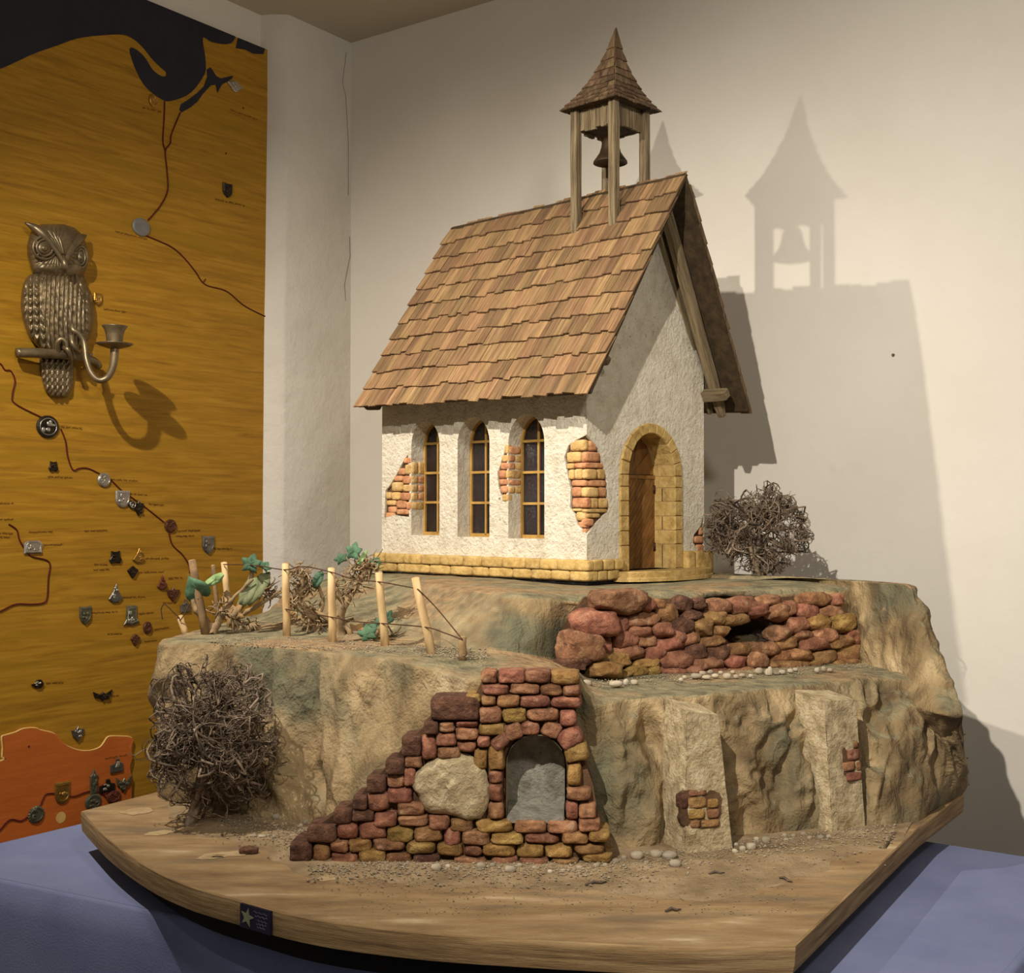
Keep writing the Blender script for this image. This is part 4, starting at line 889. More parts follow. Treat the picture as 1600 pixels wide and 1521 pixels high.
def place(me, name, parent, p, ax, ay, az):
    o = bpy.data.objects.new(name, me); COL.objects.link(o); o.parent = parent; q = p+UP-wloc(parent)
    o.matrix_local = Matrix(((ax.x, ay.x, az.x, q.x), (ax.y, ay.y, az.y, q.y), (ax.z, ay.z, az.z, q.z), (0, 0, 0, 1))); return o
def shingle_rows(a, b, c, d, n_, rows_, each, wmin, wmax, parent):
    """a eave back, b eave front, c ridge front, d ridge back"""
    joined = MB()
    for r in range(rows_):
        t0 = r/rows_-.012; t1 = min(1.012 if each else .955, (r+1.75)/rows_)
        p0, p1 = a.lerp(d, t0), b.lerp(c, t0); q0, q1 = a.lerp(d, t1), b.lerp(c, t1)
        Lr = (p1-p0).length; x = -.002; first = True
        while x < Lr-.003:
            w = random.uniform(wmin, wmax)
            if Lr+.002-(x+w) < wmin*.7: w = Lr+.002-x
            s = (x+w/2)/Lr; base = p0.lerp(p1, s); up = (q0.lerp(q1, s)-base); L_ = up.length; up.normalize()
            ax = (p1-p0).normalized(); ax = (ax-up*ax.dot(up)).normalized()
            base = base-up*random.choice((0, 0, .0015, .003, .0045, -.002))+n_*(.0022+random.uniform(0, .0012))
            tilt = .0048/ L_; ay = (up-n_*tilt).normalized(); an = random.uniform(-.02, .02)
            ax2 = (ax+ay*an).normalized(); ay2 = (ay-ax2*ay.dot(ax2)).normalized(); az = ax2.cross(ay2)
            if az.dot(n_) < 0: az = -az
            wq = round(w*.985*500)/500
            if each: place(shingle_mesh(wq, round(L_*200)/200, .0032, random.randrange(3), 'shingle'), 'shingle', parent, base, ax2, ay2, az)
            else:
                joined.box(base+ay2*(L_/2)+az*.0015, ax2, ay2, az, w*.49, L_/2, .0016)
            x += w
    return joined
shingle_rows(vBL, vFL, vRF, vRB, ns, 11, True, .014, .029, deckL)
jr = shingle_rows(vBR, vFR, vRF, vRB, nr, 11, False, .016, .034, deckR)
tag(obj('shingle_layer', jr, M['oldshingle'], deckR), kind='stuff')
# rafters and purlin ends under the gable overhang
def beam(p, q, w, h, upv, mat='beam', name='rafter', par=None, lab=None):
    d = (q-p); L_ = d.length; d.normalize(); s = d.cross(upv).normalized(); u = s.cross(d)
    mb_ = MB(); c = (p+q)/2
    V, Fc = rcube(5); off = Vector((random.random()*50, 0, 0)); out = []
    for r in V:
        kx = (abs(r.x)**10+abs(r.y)**10+abs(r.z)**10)**.1; r = r/kx; nn = noise.noise_vector(Vector((r.x*1.2, r.y*1.2, r.z*L_*30))+off)
        out.append(Vector((r.x*w/2*(1+.1*nn.x), r.y*h/2*(1+.1*nn.y), r.z*L_/2)))
    me = bpy.data.meshes.new(name); me.from_pydata([tuple(v) for v in out], [], Fc); me.materials.append(M[mat])
    for pl_ in me.polygons: pl_.use_smooth = True
    me.set_sharp_from_angle(angle=radians(35))
    return tag(place(me, name, par or chapel, c, s, u, d), lab)
dr = (vFR-vRF).normalized()
ovh = rRF[0]
ofs = -nr*.019
rm = vRF.lerp(vRB, .0)
def onR(c, t): return vRF+CA*(c-ovh)+(vFR-vRF)*t      # on right slope plane
def onLs(c, t): return vRF+CA*(c-ovh)+(vFL-vRF)*t
beam(onR(-.034, .03)-nr*.022, onR(-.034, 1.0)-nr*.022, .017, .016, nr)
beam(onR(-.009, .10)-nr*.020, onR(-.009, .985)-nr*.020, .012, .014, nr)
beam(onLs(-.034, .03)-ns*.022, onLs(-.034, .97)-ns*.022, .017, .016, ns)
beam(onR(-.068, .885)-nr*.036, onR(.004, .885)-nr*.036, .019, .017, nr, name='purlin_end')
beam(onLs(-.052, .80)-ns*.034, onLs(.004, .80)-ns*.034, .014, .013, ns, name='purlin_end')
beam(onR(-.050, .09)-nr*.020-GA*.0, onR(.004, .09)-nr*.020, .012, .012, nr, name='purlin_end')
beam(vBL.lerp(vFL, .0)+(vRB-vBL)*.035-ns*.016, vBL.lerp(vFL, .07)+(vRB-vBL)*.035-ns*.016, .02, .016, ns, 'darkwood', 'purlin_end')
# ---- belfry
bc, bb, bzt, bzp, brot = .0803, .0417, .7979, .9393, .0154
BA = (CA*cos(brot)+GA*sin(brot)); BG = (GA*cos(brot)-CA*sin(brot)); bo_ = cw(bc, CW_/2, 0)
def bw(s, t, z): return bo_+BA*s+BG*t+Z_*z
zrg = rRF[2]
slope = (zrg-rFL[2])/(CW_/2+oe)
for s, t in ((-1, -1), (1, -1), (-1, 1), (1, 1)):
    beam(bw(s*bb, t*bb, zrg-slope*bb-.014), bw(s*bb, t*bb, bzt+.012), .0145, .0145, BA, name='belfry_post')
zsk0, zsk1 = bzt-.036, bzt+.004
for side in range(4):                                   # board skirt
    for i in range(6):
        u = (-1+2*(i+.5)/6)*(bb-.006); lo_z = zsk0+random.uniform(-.003, .003)
        if side == 0: p = (u, -bb+.0045)
        elif side == 1: p = (-bb+.0045, u)
        elif side == 2: p = (u, bb-.0045)
        else: p = (bb-.0045, u)
        ax, ay = (BA, BG) if side in (0, 2) else (BG, BA)
        obj('skirt_board', MB().box(bw(p[0], p[1], (lo_z+zsk1)/2), ax, ay, Z_, (bb-.006)/6*.95, .0022+random.uniform(0, .0006), (zsk1-lo_z)/2), M['beam'], chapel, own=True)
obj('belfry_floor', MB().box(bw(0, 0, zsk0+.006), BA, BG, Z_, bb-.006, bb-.006, .003), M['darkwood'], chapel)
bell = obj('bell', MB().lathe(bw(0, 0, zsk0-.052), Z_, [(.003, .006), (.022, .004), (.0285, .001), (.0295, .0), (.029, .003), (.0245, .009), (.019, .017), (.0158, .027), (.0142, .037), (.011, .043), (.004, .046), (.003, .056)], 28), M['bell'], chapel, smooth=True)
smooth_angle(bell, 50); tag(bell, 'dark bronze bell')
obj('clapper', MB().lathe(bw(0, 0, zsk0-.058), Z_, [(.0005, 0), (.004, .002), (.005, .006), (.003, .010), (.001, .014), (.001, .03)], 10), M['iron'], bell, smooth=True)
prof = [(0, 1.0), (.157, .70), (.33, .49), (.5, .315), (.71, .15), (1, .012)]
def ph(f):
    for (a, r0), (b, r1) in zip(prof, prof[1:]):
        if f <= b: return r0+(r1-r0)*(f-a)/(b-a)
    return .012
SE = .0595; HS = bzp-bzt
def sw_(f, s, t, k=1.0): r = SE*ph(f)*k; return bw(s*r-.0133*f, t*r, bzt+.002+HS*f)
mbp = MB(); NF = 12
for i in range(NF+1):
    for s, t in ((-1, -1), (1, -1), (1, 1), (-1, 1)): mbp.v.append(sw_(i/NF, s, t, .97))
for i in range(NF):
    for k in range(4): mbp.f.append((i*4+k, i*4+(k+1) % 4, (i+1)*4+(k+1) % 4, (i+1)*4+k))
mbp.f += [(3, 2, 1, 0), tuple(NF*4+k for k in range(4))]
spire = obj('spire', mbp, M['darkwood'], chapel); tag(spire, 'flared shingled belfry spire')
fr_ = [0, .055, .115, .185, .265, .36, .47, .60, .74, 1.0]
for (s0_, t0_), (s1_, t1_) in (((1, -1), (-1, -1)), ((-1, -1), (-1, 1)), ((-1, 1), (1, 1)), ((1, 1), (1, -1))):
    for r in range(len(fr_)-1):
        f0, f1 = fr_[r]-.008, min(1, fr_[r+1]+.03)
        A, B = sw_(max(0, f0), s0_, t0_, 1.02), sw_(max(0, f0), s1_, t1_, 1.02); D, C_ = sw_(f1, s0_, t0_, 1.0), sw_(f1, s1_, t1_, 1.0)
        if f0 < 0: dn = Z_*(-.0012); A = A+dn; B = B+dn
        nn = (B-A).cross(D-A).normalized(); mid = bw(0, 0, bzt+HS*.4)
        if nn.dot(A.lerp(B, .5)-mid) < 0: nn = -nn
        k_ = max(1, round((B-A).length/.0155)); cuts = [0]+sorted([(i+random.uniform(-.22, .22))/k_ for i in range(1, k_)])+[1]
        for u0, u1 in zip(cuts, cuts[1:]):
            jj = random.uniform(0, .0014)
            a_, b_ = A.lerp(B, u0)+nn*(.0022+jj), A.lerp(B, u1-.012*(u1 < 1))+nn*(.0022+jj); c_, d_ = D.lerp(C_, u1-.012*(u1 < 1)), D.lerp(C_, u0)
            dj = (d_-a_).normalized()*random.uniform(-.002, .0005); a_ = a_+dj; b_ = b_+dj*random.uniform(.4, 1.2)
            mb_ = MB().add([a_, b_, c_, d_, a_-nn*.0022, b_-nn*.0022, c_-nn*.001, d_-nn*.001], [(0, 1, 2, 3), (7, 6, 5, 4), (0, 4, 5, 1), (1, 5, 6, 2), (2, 6, 7, 3), (3, 7, 4, 0)])
            obj('spire_shingle', mb_, M['oldshingle'], spire, own=True)
# ================================================================== DRY BUSHES
def bush(name, base, cen_, rx, ry, rz, lab, seed, nmain, mats, kids=5, rad=.0022, low=None):
    rnd = random.Random(seed); tw = [MB(), MB()]; root = empty(name, base); tag(root, lab, 'bush')
    def inside(p): d = p-cen_; return (d.x/rx)**2+(d.y/ry)**2+(d.z/rz)**2
    def grow(p, d, L, r, depth):
        n_ = 4 if depth < 2 else 3; pts = [p.copy()]; q = p.copy()
        for i in range(n_):
            d = (d+Vector((rnd.gauss(0, .26), rnd.gauss(0, .26), rnd.gauss(0, .26)))).normalized()
            if inside(q) > .8: d = (d+(cen_-q).normalized()*.7).normalized()
            if q.z < (low if low is not None else base.z)+.01: d.z = abs(d.z)
            q = q+d*(L/n_)
            pts.append(q.copy())
        tw[0 if depth < 1 or rnd.random() < .55 else 1].tube(pts, [r*(1-.55*i/n_) for i in range(n_+1)], 4 if depth else 6, depth == 0)
        if depth < 3:
            for k in range(kids if depth < 2 else 3):
                i = rnd.randint(1, n_); dd = (d+Vector((rnd.gauss(0, .75), rnd.gauss(0, .75), rnd.gauss(0, .75)))).normalized()
                grow(pts[i], dd, L*rnd.uniform(.45, .72), r*.62, depth+1)
    trunk = MB()
    for i in range(nmain):
        d = Vector((rnd.gauss(0, 1), rnd.gauss(0, 1), rnd.gauss(0, 1))).normalized()
        st = cen_+Vector((d.x*rx, d.y*ry, d.z*rz))*rnd.uniform(.0, .35)
        grow(st, d, min(rx, rz)*rnd.uniform(.6, .95), rad, 0)
        if i < 5: 
            m_ = base.lerp(st, .5)+Vector((rnd.gauss(0, .012), rnd.gauss(0, .012), 0)); trunk.tube(spline([base+Vector((rnd.gauss(0, .004), rnd.gauss(0, .004), -.002)), m_, st], 7), [rad*1.4, rad*1.35, rad*1.3, rad*1.2, rad*1.1, rad, rad], 6)
    obj('stem', trunk, M['twig'], root, smooth=True)
    for k, m in enumerate(mats): obj('twigs', tw[k], M[m], root, smooth=True)
    return root
b0 = onz(292, 1288, 0)
bush('dry_bush', b0, atd(334, 1158, b0.y+.01), .088, .075, .122, 'tall tangled dry twig bush in front of the left cliff', 11, 40, ('twig', 'twigdark'), 5, .0030, 0.0)
b1 = onz(1190, 903, zP)
bush('dry_bush', b1, atd(1184, 832, b1.y+.01), .092, .075, .084, 'round dry twig bush beside the chapel gable', 23, 36, ('twig', 'twigdark'), 5, .0029, zP)
# ================================================================== VINEYARD: stakes, wires, vines
stk = [((290, 992), (281, 963), .0052, 'stake', 'short pinkish stake at the far left end of the vine row'),
       ((322, 996), (300, 876), .0060, 'stakebark', 'leaning bark-covered stake with a pale cut top behind the heart-shaped leaf'),
       ((343, 985), (333, 884), .0036, 'stakebark', 'thin brown stake between the two leftmost tall stakes'),
       ((361, 986), (350, 879), .0052, 'stake', 'pale stake at the right of the lobed light leaves'),
       ((448, 999), (446, 881), .0056, 'stake', 'upright pale stake in front of the pilaster with a twiggy vine at its right'),
       ((519, 1007), (518, 888), .0056, 'stake', 'upright grey-pale stake left of the bushy vine'),
       ((602, 1013), (592, 895), .0056, 'stake', 'pale stake beside the low dark green leaves'),
       ((675, 1023), (649, 903), .0058, 'stake', 'pale stake leaning left, last tall one of the row'),
       ((722, 1028), (723, 996), .0054, 'stakebark', 'short dark stub stake at the right end of the wire')]
tops = []
for (bx, by), (tx, ty), r, m, lab in stk:
    p = onz(bx, by, zT-.003); q = atd(tx, ty, p.y+.004)
    rt = empty('vine_stake', p); tag(rt, lab, 'stake', 'stakes of the vine row')
    obj('shaft', MB().tube([p-Z_*.004, p.lerp(q, .3)+X_*.0006, p.lerp(q, .65)-X_*.0005, q], [r*1.05, r, r*.97, r*.92], 10), M[m], rt, smooth=True)
    obj('cut_top', MB().lathe(q, (q-p), [(r*.9, -.0006), (r*.88, .0006), (r*.3, .001)], 10), M['stake'], rt)
    tops.append((p, q))
def stp(i, t): return tops[i][0].lerp(tops[i][1], t)+Vector((0, -.006, 0))
def wire(pts, lab, r=.0009):
    tag(obj('vine_wire', MB().tube(spline(pts, 60), r, 5), M['wire'], smooth=True), lab, 'wire', 'rusty wires of the vine row')
wire([stp(3, .97), stp(3, .97).lerp(stp(4, .9), .5)+Z_*.004, stp(4, .92), stp(4, .92).lerp(stp(5, .95), .4)+Z_*.006, stp(5, .95), stp(5, .95).lerp(stp(6, .88), .5)-Z_*.004, stp(6, .88), stp(7, .88)-Z_*.002, stp(7, .86), stp(7, .6)+X_*.02, stp(8, .9)], 'upper rusty wire strung along the tops of the vine stakes')
wire([stp(4, .40), stp(5, .36), stp(5, .36).lerp(stp(6, .33), .5)-Z_*.002, stp(6, .33), stp(7, .36), stp(7, .36).lerp(stp(8, .9), .5)+Z_*.001, stp(8, .9)], 'lower rusty wire strung across the middle of the vine stakes')
pq = stp(0, .95); wire([atd(254, 968, pq.y), atd(252, 952, pq.y), atd(258, 945, pq.y), atd(272, 958, pq.y), pq, pq+Vector((.004, -.003, -.003)), atd(300, 940, pq.y), stp(1, .5)], 'curled rusty wire end poking out at the left of the vine row')
def leafobj(px, py, d, w, h, ang, mat, root, kind='lobed', tilt=0.0):
    """leaf blade with lobes, folded a little on its midrib; w,h in pixels"""
    c = atd(px, py, d); s = d/FPX; n_ = 28; ring = []
    ca, sa = cos(radians(ang)), sin(radians(ang))
    ex = Vector((ca, -.25*ca+tilt, sa)).normalized(); ez = Vector((-sa, .35, ca)).normalized()
    for i in range(n_):
        a = 2*pi*i/n_+pi/2
        if kind == 'lobed': rr = 1-.42*abs(sin(2.5*(a-pi/2)))**.8-.05*sin(9*a)
        elif kind == 'heart': rr = .85+.25*abs(cos(a))-.25*max(0, -sin(a))**3+(.0 if sin(a) < .6 else -.4*(sin(a)-.6))
        else: rr = 1-.35*abs(cos(a))**.5*0-.05*sin(7*a)
        ring.append((rr*cos(a)*w/2*s, rr*sin(a)*h/2*s))
    if kind == 'heart': ring = [(16*sin(t)**3/17*w/2*s, -(13*cos(t)-5*cos(2*t)-2*cos(3*t)-cos(4*t))/15*h/2*s) for t in [2*pi*i/n_ for i in range(n_)]]; ring = [(x, -y) for x, y in ring]
    vs_ = []; fs = []
    for lev, k in enumerate((0, .5, 1)):
        for x, y in ring: vs_.append(c+ex*(x*k)+ez*(y*k)+Vector((0, -1, .1))*(abs(x*k)*.30-.9*(y*k)**2/(h*s)*.5+.0012*noise.noise(Vector((x*200, y*200, px)))))
    for lev in range(2):
        for i in range(n_): fs.append((lev*n_+i, lev*n_+(i+1) % n_, (lev+1)*n_+(i+1) % n_, (lev+1)*n_+i))
    off = Vector((0, .0006, 0)); m_ = len(vs_)
    mb_ = MB().add(vs_+[v+off for v in vs_], fs+[tuple(i+m_ for i in reversed(f)) for f in fs]+[(2*n_+i, 2*n_+(i+1) % n_, 2*n_+(i+1) % n_+m_, 2*n_+i+m_) for i in range(n_)])
    obj('leaf', mb_, M[mat], root, smooth=True, own=True)
def vine(base_px, stems, leaves, lab, seed, bush_at=None):
    rnd = random.Random(seed); p = onz(*base_px, zT-.002); root = empty('grape_vine', p); tag(root, lab, 'vine plant', 'knobbly vines of the vine row')
    for pts, r in stems:
        q = [atd(x, y, p.y+dy) for x, y, dy in pts]; sp_ = spline(q, 22)
        sp_ = [s+noise.noise_vector(s*70)*.0022 for s in sp_]
        obj('stem', MB().tube(sp_, [1.25*r*(1-.55*i/21)*(1+.3*noise.noise(s*120)) for i, s in enumerate(sp_)], 7), M['vine'], root, smooth=True)
    if bush_at:
        mb_ = MB()
        for cx, cy, rx, ry, n_ in bush_at:
            for _ in range(n_):
                s = atd(cx+rnd.gauss(0, rx*.45), cy+rnd.gauss(0, ry*.45), p.y+rnd.gauss(0, .01)); d = Vector((rnd.gauss(0, 1), rnd.gauss(0, .7), rnd.gauss(0, 1))).normalized(); pts = [s]
                for i in range(3): d = (d+Vector((rnd.gauss(0, .5), rnd.gauss(0, .5), rnd.gauss(0, .5)))).normalized(); pts.append(pts[-1]+d*rnd.uniform(.004, .010))
                mb_.tube(pts, [.0014, .0013, .0011, .0007], 4)
        obj('tendrils', mb_, M['vine'], root, smooth=True)
    for l in leaves: leafobj(l[0], l[1], p.y+l[2], l[3], l[4], l[5], l[6], root, l[7])
vine((330, 994), [([(330, 992, 0), (318, 965, 0), (303, 945, -.004), (300, 925, -.004)], .0075), ([(332, 990, 0), (345, 962, .003), (360, 940, .003), (352, 925, 0)], .0062), ([(345, 955, 0), (370, 930, -.004), (395, 905, -.004)], .003)],
     [(307, 921, -.012, 46, 50, -150, 'leaf', 'heart'), (336, 906, -.008, 36, 16, 28, 'leaflight', 'oval'), (388, 925, -.004, 24, 50, -24, 'leafdull', 'oval')], 'leftmost gnarled vine with a dark heart-shaped leaf', 3, [(345, 950, 18, 14, 26)])
vine((372, 990), [([(372, 992, 0), (366, 965, 0), (378, 940, .002), (392, 905, 0), (394, 885, -.003)], .0055), ([(366, 968, 0), (400, 948, -.006), (440, 925, -.008)], .0034), ([(378, 990, 0), (398, 978, -.004), (410, 990, -.004)], .0052)],
     [(393, 881, -.008, 42, 38, -10, 'leaf', 'lobed'), (414, 885, -.003, 30, 18, -35, 'leaf', 'lobed'), (402, 920, -.012, 26, 62, -32, 'leafdull', 'oval'), (365, 960, .0, 50, 40, 30, 'leafdry', 'lobed')], 'gnarled vine with a pale lobed leaf at its top, right of the heart-shaped leaf', 4, [(418, 928, 22, 12, 40), (385, 975, 20, 12, 22)])
vine((498, 994), [([(498, 994, 0), (488, 965, 0), (470, 940, 0), (472, 912, 0), (480, 892, 0)], .0052), ([(490, 965, 0), (505, 945, 0), (498, 915, 0)], .0038), ([(520, 975, 0), (500, 960, -.004), (470, 950, -.004)], .0036)],
     [(497, 905, -.006, 16, 30, -20, 'leaf', 'oval'), (455, 960, -.002, 26, 22, 20, 'leafdry', 'lobed')], 'twiggy vine right of the stake before the pilaster', 5, [(472, 905, 26, 26, 85), (465, 945, 20, 16, 40), (492, 970, 16, 18, 30)])
vine((536, 998), [([(536, 998, 0), (533, 965, 0), (541, 940, 0), (556, 918, 0), (572, 895, 0), (584, 882, 0)], .0062), ([(538, 945, 0), (524, 925, 0), (528, 905, 0)], .0040), ([(534, 975, 0), (544, 985, -.004), (552, 998, -.004)], .0045)],
     [(553, 862, -.004, 34, 36, -8, 'leaf', 'lobed'), (533, 873, .0, 30, 22, 25, 'leaf', 'lobed'), (585, 882, .0, 18, 24, -40, 'leaf', 'oval'), (566, 872, -.006, 8, 30, -30, 'leaflight', 'oval')], 'bushy vine with star-shaped green leaves on top, left of the chapel', 6, [(568, 887, 24, 16, 95), (545, 915, 20, 14, 36)])
vine((588, 1004), [([(588, 1003, 0), (590, 985, 0), (602, 972, -.004)], .0036)],
     [(575, 990, -.012, 42, 34, 15, 'leaf', 'lobed'), (603, 968, -.006, 30, 38, -30, 'leaf', 'lobed'), (588, 978, .004, 34, 22, 40, 'leaf', 'heart')], 'low vine with three dark green leaves at the foot of a stake', 8, [(610, 995, 10, 10, 16)])
for i, (x, y, w, h, an, lab) in enumerate(((625, 960, 40, 22, 35, 'curled dry leaf lying on the slope under the chapel'), (560, 985, 40, 26, -20, 'crumpled dry leaf on the gravel between two stakes'), (1290, 985, 0, 0, 0, ''))):
    if w: 
        rt = empty('dry_leaf', onz(x, y+h/2, zT)); tag(rt, lab, 'leaf'); leafobj(x, y, onz(x, y+h*.4, zT).y+.004, w, h, an, 'leafdry', rt, 'lobed')
# ================================================================== PEBBLES AND GRAVEL
def pebble(px, py, w, h, z, lab, group, seed):
    p = onz(px, py+h/2, z); s = p.y/FPX
    o = obj('pebble', stone(p+Z_*(h*s*.42), X_, Y_, Z_, w*s/2, w*s/2*.8, h*s*.5, k=2.3, jit=.25, n=3), M['pebble'], smooth=True)
    tag(o, lab, 'pebble', group)
G1 = 'pebbles at the foot of the cliff'; lab1 = 'small rounded pebble lying on the board at the foot of the cliff'
big = {(1055, 1349, 19, 13): 'pale egg-shaped pebble in front of the nearer buttress', (1174, 1322, 18, 13): 'cream oval pebble right of the nearer buttress', (1197, 1312, 15, 13): 'grey pebble behind the cream oval one', (797, 1358, 18, 12): 'rounded grey-white pebble in front of the niche', (682, 1355, 18, 13): 'lumpy white pebble in front of the ruined wall', (752, 1353, 16, 13): 'grey pebble against the foot of the ruined wall', (432, 1276, 14, 10): 'pale round pebble right of the dry twig bush', (451, 1272, 17, 12): 'flat cream pebble near the left end of the brick stairs'}
for i, ((x, y, w, h), lab) in enumerate(big.items()): pebble(x, y, w, h, 0, lab, None, i)
for x, y, w, h in ((700, 1354, 9, 7), (714, 1358, 8, 6), (770, 1352, 10, 8), (812, 1352, 9, 7), (905, 1356, 11, 8), (880, 1360, 8, 6), (932, 1352, 11, 8), (946, 1352, 9, 8), (962, 1346, 12, 9), (975, 1340, 10, 8), (995, 1336, 22, 15), (1025, 1334, 20, 13), (1046, 1336, 24, 14), (1010, 1348, 8, 6), (1160, 1326, 11, 9), (1148, 1330, 9, 7), (1150, 1320, 8, 7), (1182, 1311, 9, 7), (1255, 1303, 10, 8), (1240, 1306, 9, 7), (1226, 1305, 8, 7), (1265, 1309, 8, 6), (1282, 1308, 12, 7), (1295, 1307, 9, 6), (1228, 1312, 9, 6), (396, 1306, 12, 5), (410, 1307, 14, 5), (428, 1308, 6, 6), (470, 1290, 8, 7), (478, 1284, 9, 8), (860, 1362, 9, 6), (835, 1356, 8, 6)):
    lab1, G1 = (('small pebble on the board between the dry twig bush and the brick stairs', 'pebbles near the brick stairs') if x < 500 else ('small pebble lying in front of the ruined brick wall', 'pebbles in front of the ruined wall') if x < 950 else ('grey pebble lying between the ruined wall and the nearer buttress', 'pebbles between ruin and buttress') if x < 1100 else ('small pebble lying just right of the nearer buttress', 'pebbles right of the nearer buttress') if x < 1210 else ('small pebble lying before the foot of the farther buttress', 'pebbles before the farther buttress'))
    pebble(x, y, w, h, 0, lab1, G1, x)
tag(obj('dirt_clump', stone(onz(388, 1334, 0)+Z_*.003, X_, Y_, Z_, .011, .007, .005, k=2.4, jit=.4, n=4), M['brickd'], smooth=True), 'small brown lump of dirt on the board left of the brick stairs', 'clump')
G2 = 'white pebbles along the retaining wall'; lab2 = 'small white pebble lying along the foot of the retaining wall'
for x, y, w, h in ((916, 1067, 19, 11), (962, 1068, 22, 10), (978, 1066, 9, 11), (991, 1066, 12, 9), (1064, 1062, 8, 6), (1088, 1056, 18, 9), (1098, 1052, 12, 8), (1104, 1058, 16, 7), (1118, 1056, 12, 7), (1136, 1056, 14, 10), (1150, 1057, 9, 7), (1160, 1055, 10, 6), (1173, 1056, 8, 6), (1186, 1048, 14, 10), (1203, 1048, 9, 15), (1199, 1050, 7, 11), (1222, 1050, 12, 8), (1235, 1048, 10, 7), (1243, 1046, 9, 6), (1277, 1047, 9, 9), (1287, 1045, 9, 9), (1297, 1047, 9, 6), (1213, 1052, 14, 5), (1070, 1058, 8, 6), (1126, 1051, 8, 6), (1145, 1050, 8, 6), (1110, 1050, 10, 7)):
    lab2, G2 = (('white pebble below the left end of the retaining wall', 'pebbles below the retaining wall, left') if x < 1000 else ('small white pebble below the middle of the retaining wall', 'pebbles below the retaining wall, middle') if x < 1180 else ('small white pebble below the hole and right end of the retaining wall', 'pebbles below the retaining wall, right'))
    pebble(x, y, w, h, zR+.0005, lab2, G2, x)
rnd = random.Random(5)
def grit(spots_, name, lab):
    mb_ = MB()
    for p, s in spots_:
        a = [Vector((rnd.uniform(.6, 1.2)*s, 0, 0)), Vector((0, rnd.uniform(.6, 1.2)*s, 0)), Vector((0, 0, rnd.uniform(.4, .9)*s))]; an = rnd.random()*6.3
        R = Matrix.Rotation(an, 3, 'Z')
        vs_ = [p+R@(sg*v) for v in a for sg in (1, -1)]
        mb_.add(vs_, [(0, 2, 4), (2, 1, 4), (1, 3, 4), (3, 0, 4), (2, 0, 5), (1, 2, 5), (3, 1, 5), (0, 3, 5)])
    tag(obj(name, mb_, M['gravel'], fixn=False), lab, 'gravel', kind='stuff')
sp = []
for _ in range(2600):
    px = rnd.uniform(420, 1400)
    fy = 1352 if px < 960 else 1352-(px-960)*.125
    if px < 480: fy = 1300
    elif px < 560: fy = 1356
    py = fy+abs(rnd.gauss(0, 16))-6
    if px > 960: py = fy-14+abs(rnd.gauss(0, 20))
    sp.append((onz(px, py, .0021), rnd.choice((.0009, .0012, .0016, .0022))))
for _ in range(500):
    px = rnd.uniform(330, 480); sp.append((onz(px, 1282+rnd.gauss(0, 14)+(px-330)*.12, .0018), rnd.choice((.0009, .0013, .0018))))
for _ in range(700):
    px = rnd.uniform(560, 1250); sp.append((onz(px, rnd.uniform(1360, 1430), .0012), rnd.choice((.0006, .0009, .0012))))
grit(sp, 'gravel', 'fine grey-brown gravel strewn on the board before the cliff')
sp = []
for _ in range(1500):
    px = rnd.uniform(330, 760); f = (px-330)/430; y0, y1 = 992+f*18, 1004+f*28
    sp.append((onz(px, rnd.uniform(y0, y1), zT+.0005), rnd.choice((.0009, .0013, .0019))))
for _ in range(900):
    px = rnd.uniform(905, 1370); f = (px-905)/465
    sp.append((onz(px, 1068-f*30+abs(rnd.gauss(0, 7))-4, zR+.0006), rnd.choice((.0008, .0011, .0016))))
grit(sp, 'gravel', 'grey gravel on the vine terrace and below the retaining wall')
# ================================================================== MAP PANEL
MP0 = lw0+LN*.016
def mp(px, py, h=0.0): return onplane(px, py, MP0+LN*h, LN)
tl = mp(-420, -292); tr = mp(415, 76.5); br = mp(421, 900); eR = tr+LW*.002
mr_ = (mp(417.5, 500)-MP0).dot(LW); ml = (mp(-300, 760)-MP0).dot(LW); mzt = tr.z; mzb = -.30
mapo = empty('wall_map', MP0+LW*((mr_+ml)/2)+Z_*mzb); tag(mapo, 'large wooden wall map painted mustard yellow with a navy sea', 'map')
def ml_(a, z, h=0): return MP0+LW*a+Z_*z+LN*h
obj('panel', MB().box(ml_((mr_+ml)/2, (mzt+mzb)/2, -.008), LW, LN, Z_, (mr_-ml)/2, .008, (mzt-mzb)/2), M['mapwood'], mapo)
z1 = lambda x, y: (x/2.857, y/2.857)
def flat(poly, name, mat, h=.0004, t=.0008, par=mapo): return obj(name, MB().prism([mp(x, y, h) for x, y in poly], LN*t), mat, par)
def smoothpoly(pts, n=4):
    out = []; m_ = len(pts)
    for i in range(m_):
        a, b, c, d = [Vector((*pts[(i+k) % m_], 0)) for k in (-1, 0, 1, 2)]
        for k in range(n): q = cr(a, b, c, d, k/n); out.append((q.x, q.y))
    return out
coast = [(-620, 560), (-300, 430), (0, 308), (60, 282), (150, 240), (250, 205), (345, 172), (450, 158), (548, 155), (600, 178), (640, 215), (680, 265), (715, 300), (740, 322), (738, 340), (715, 338), (680, 310), (650, 262), (620, 230), (590, 213), (578, 222), (590, 270), (610, 320), (640, 375), (680, 415), (735, 450), (775, 448), (830, 428), (870, 395), (905, 345), (918, 310), (915, 250), (905, 170), (940, 185), (980, 195), (1010, 197), (1035, 190), (1050, 168)]
sm = []
for i in range(len(coast)-1):
    a, b, c, d = [Vector((*coast[min(max(i+k, 0), len(coast)-1)], 0)) for k in (-1, 0, 1, 2)]
    for k in range(4): q = cr(a, b, c, d, k/4); sm.append((q.x, q.y))
pz = lambda x, y: z1(x, y)
loop = [mp(*pz(*p), .0004) for p in sm]+[mp(*pz(1050, 168), .0004)]
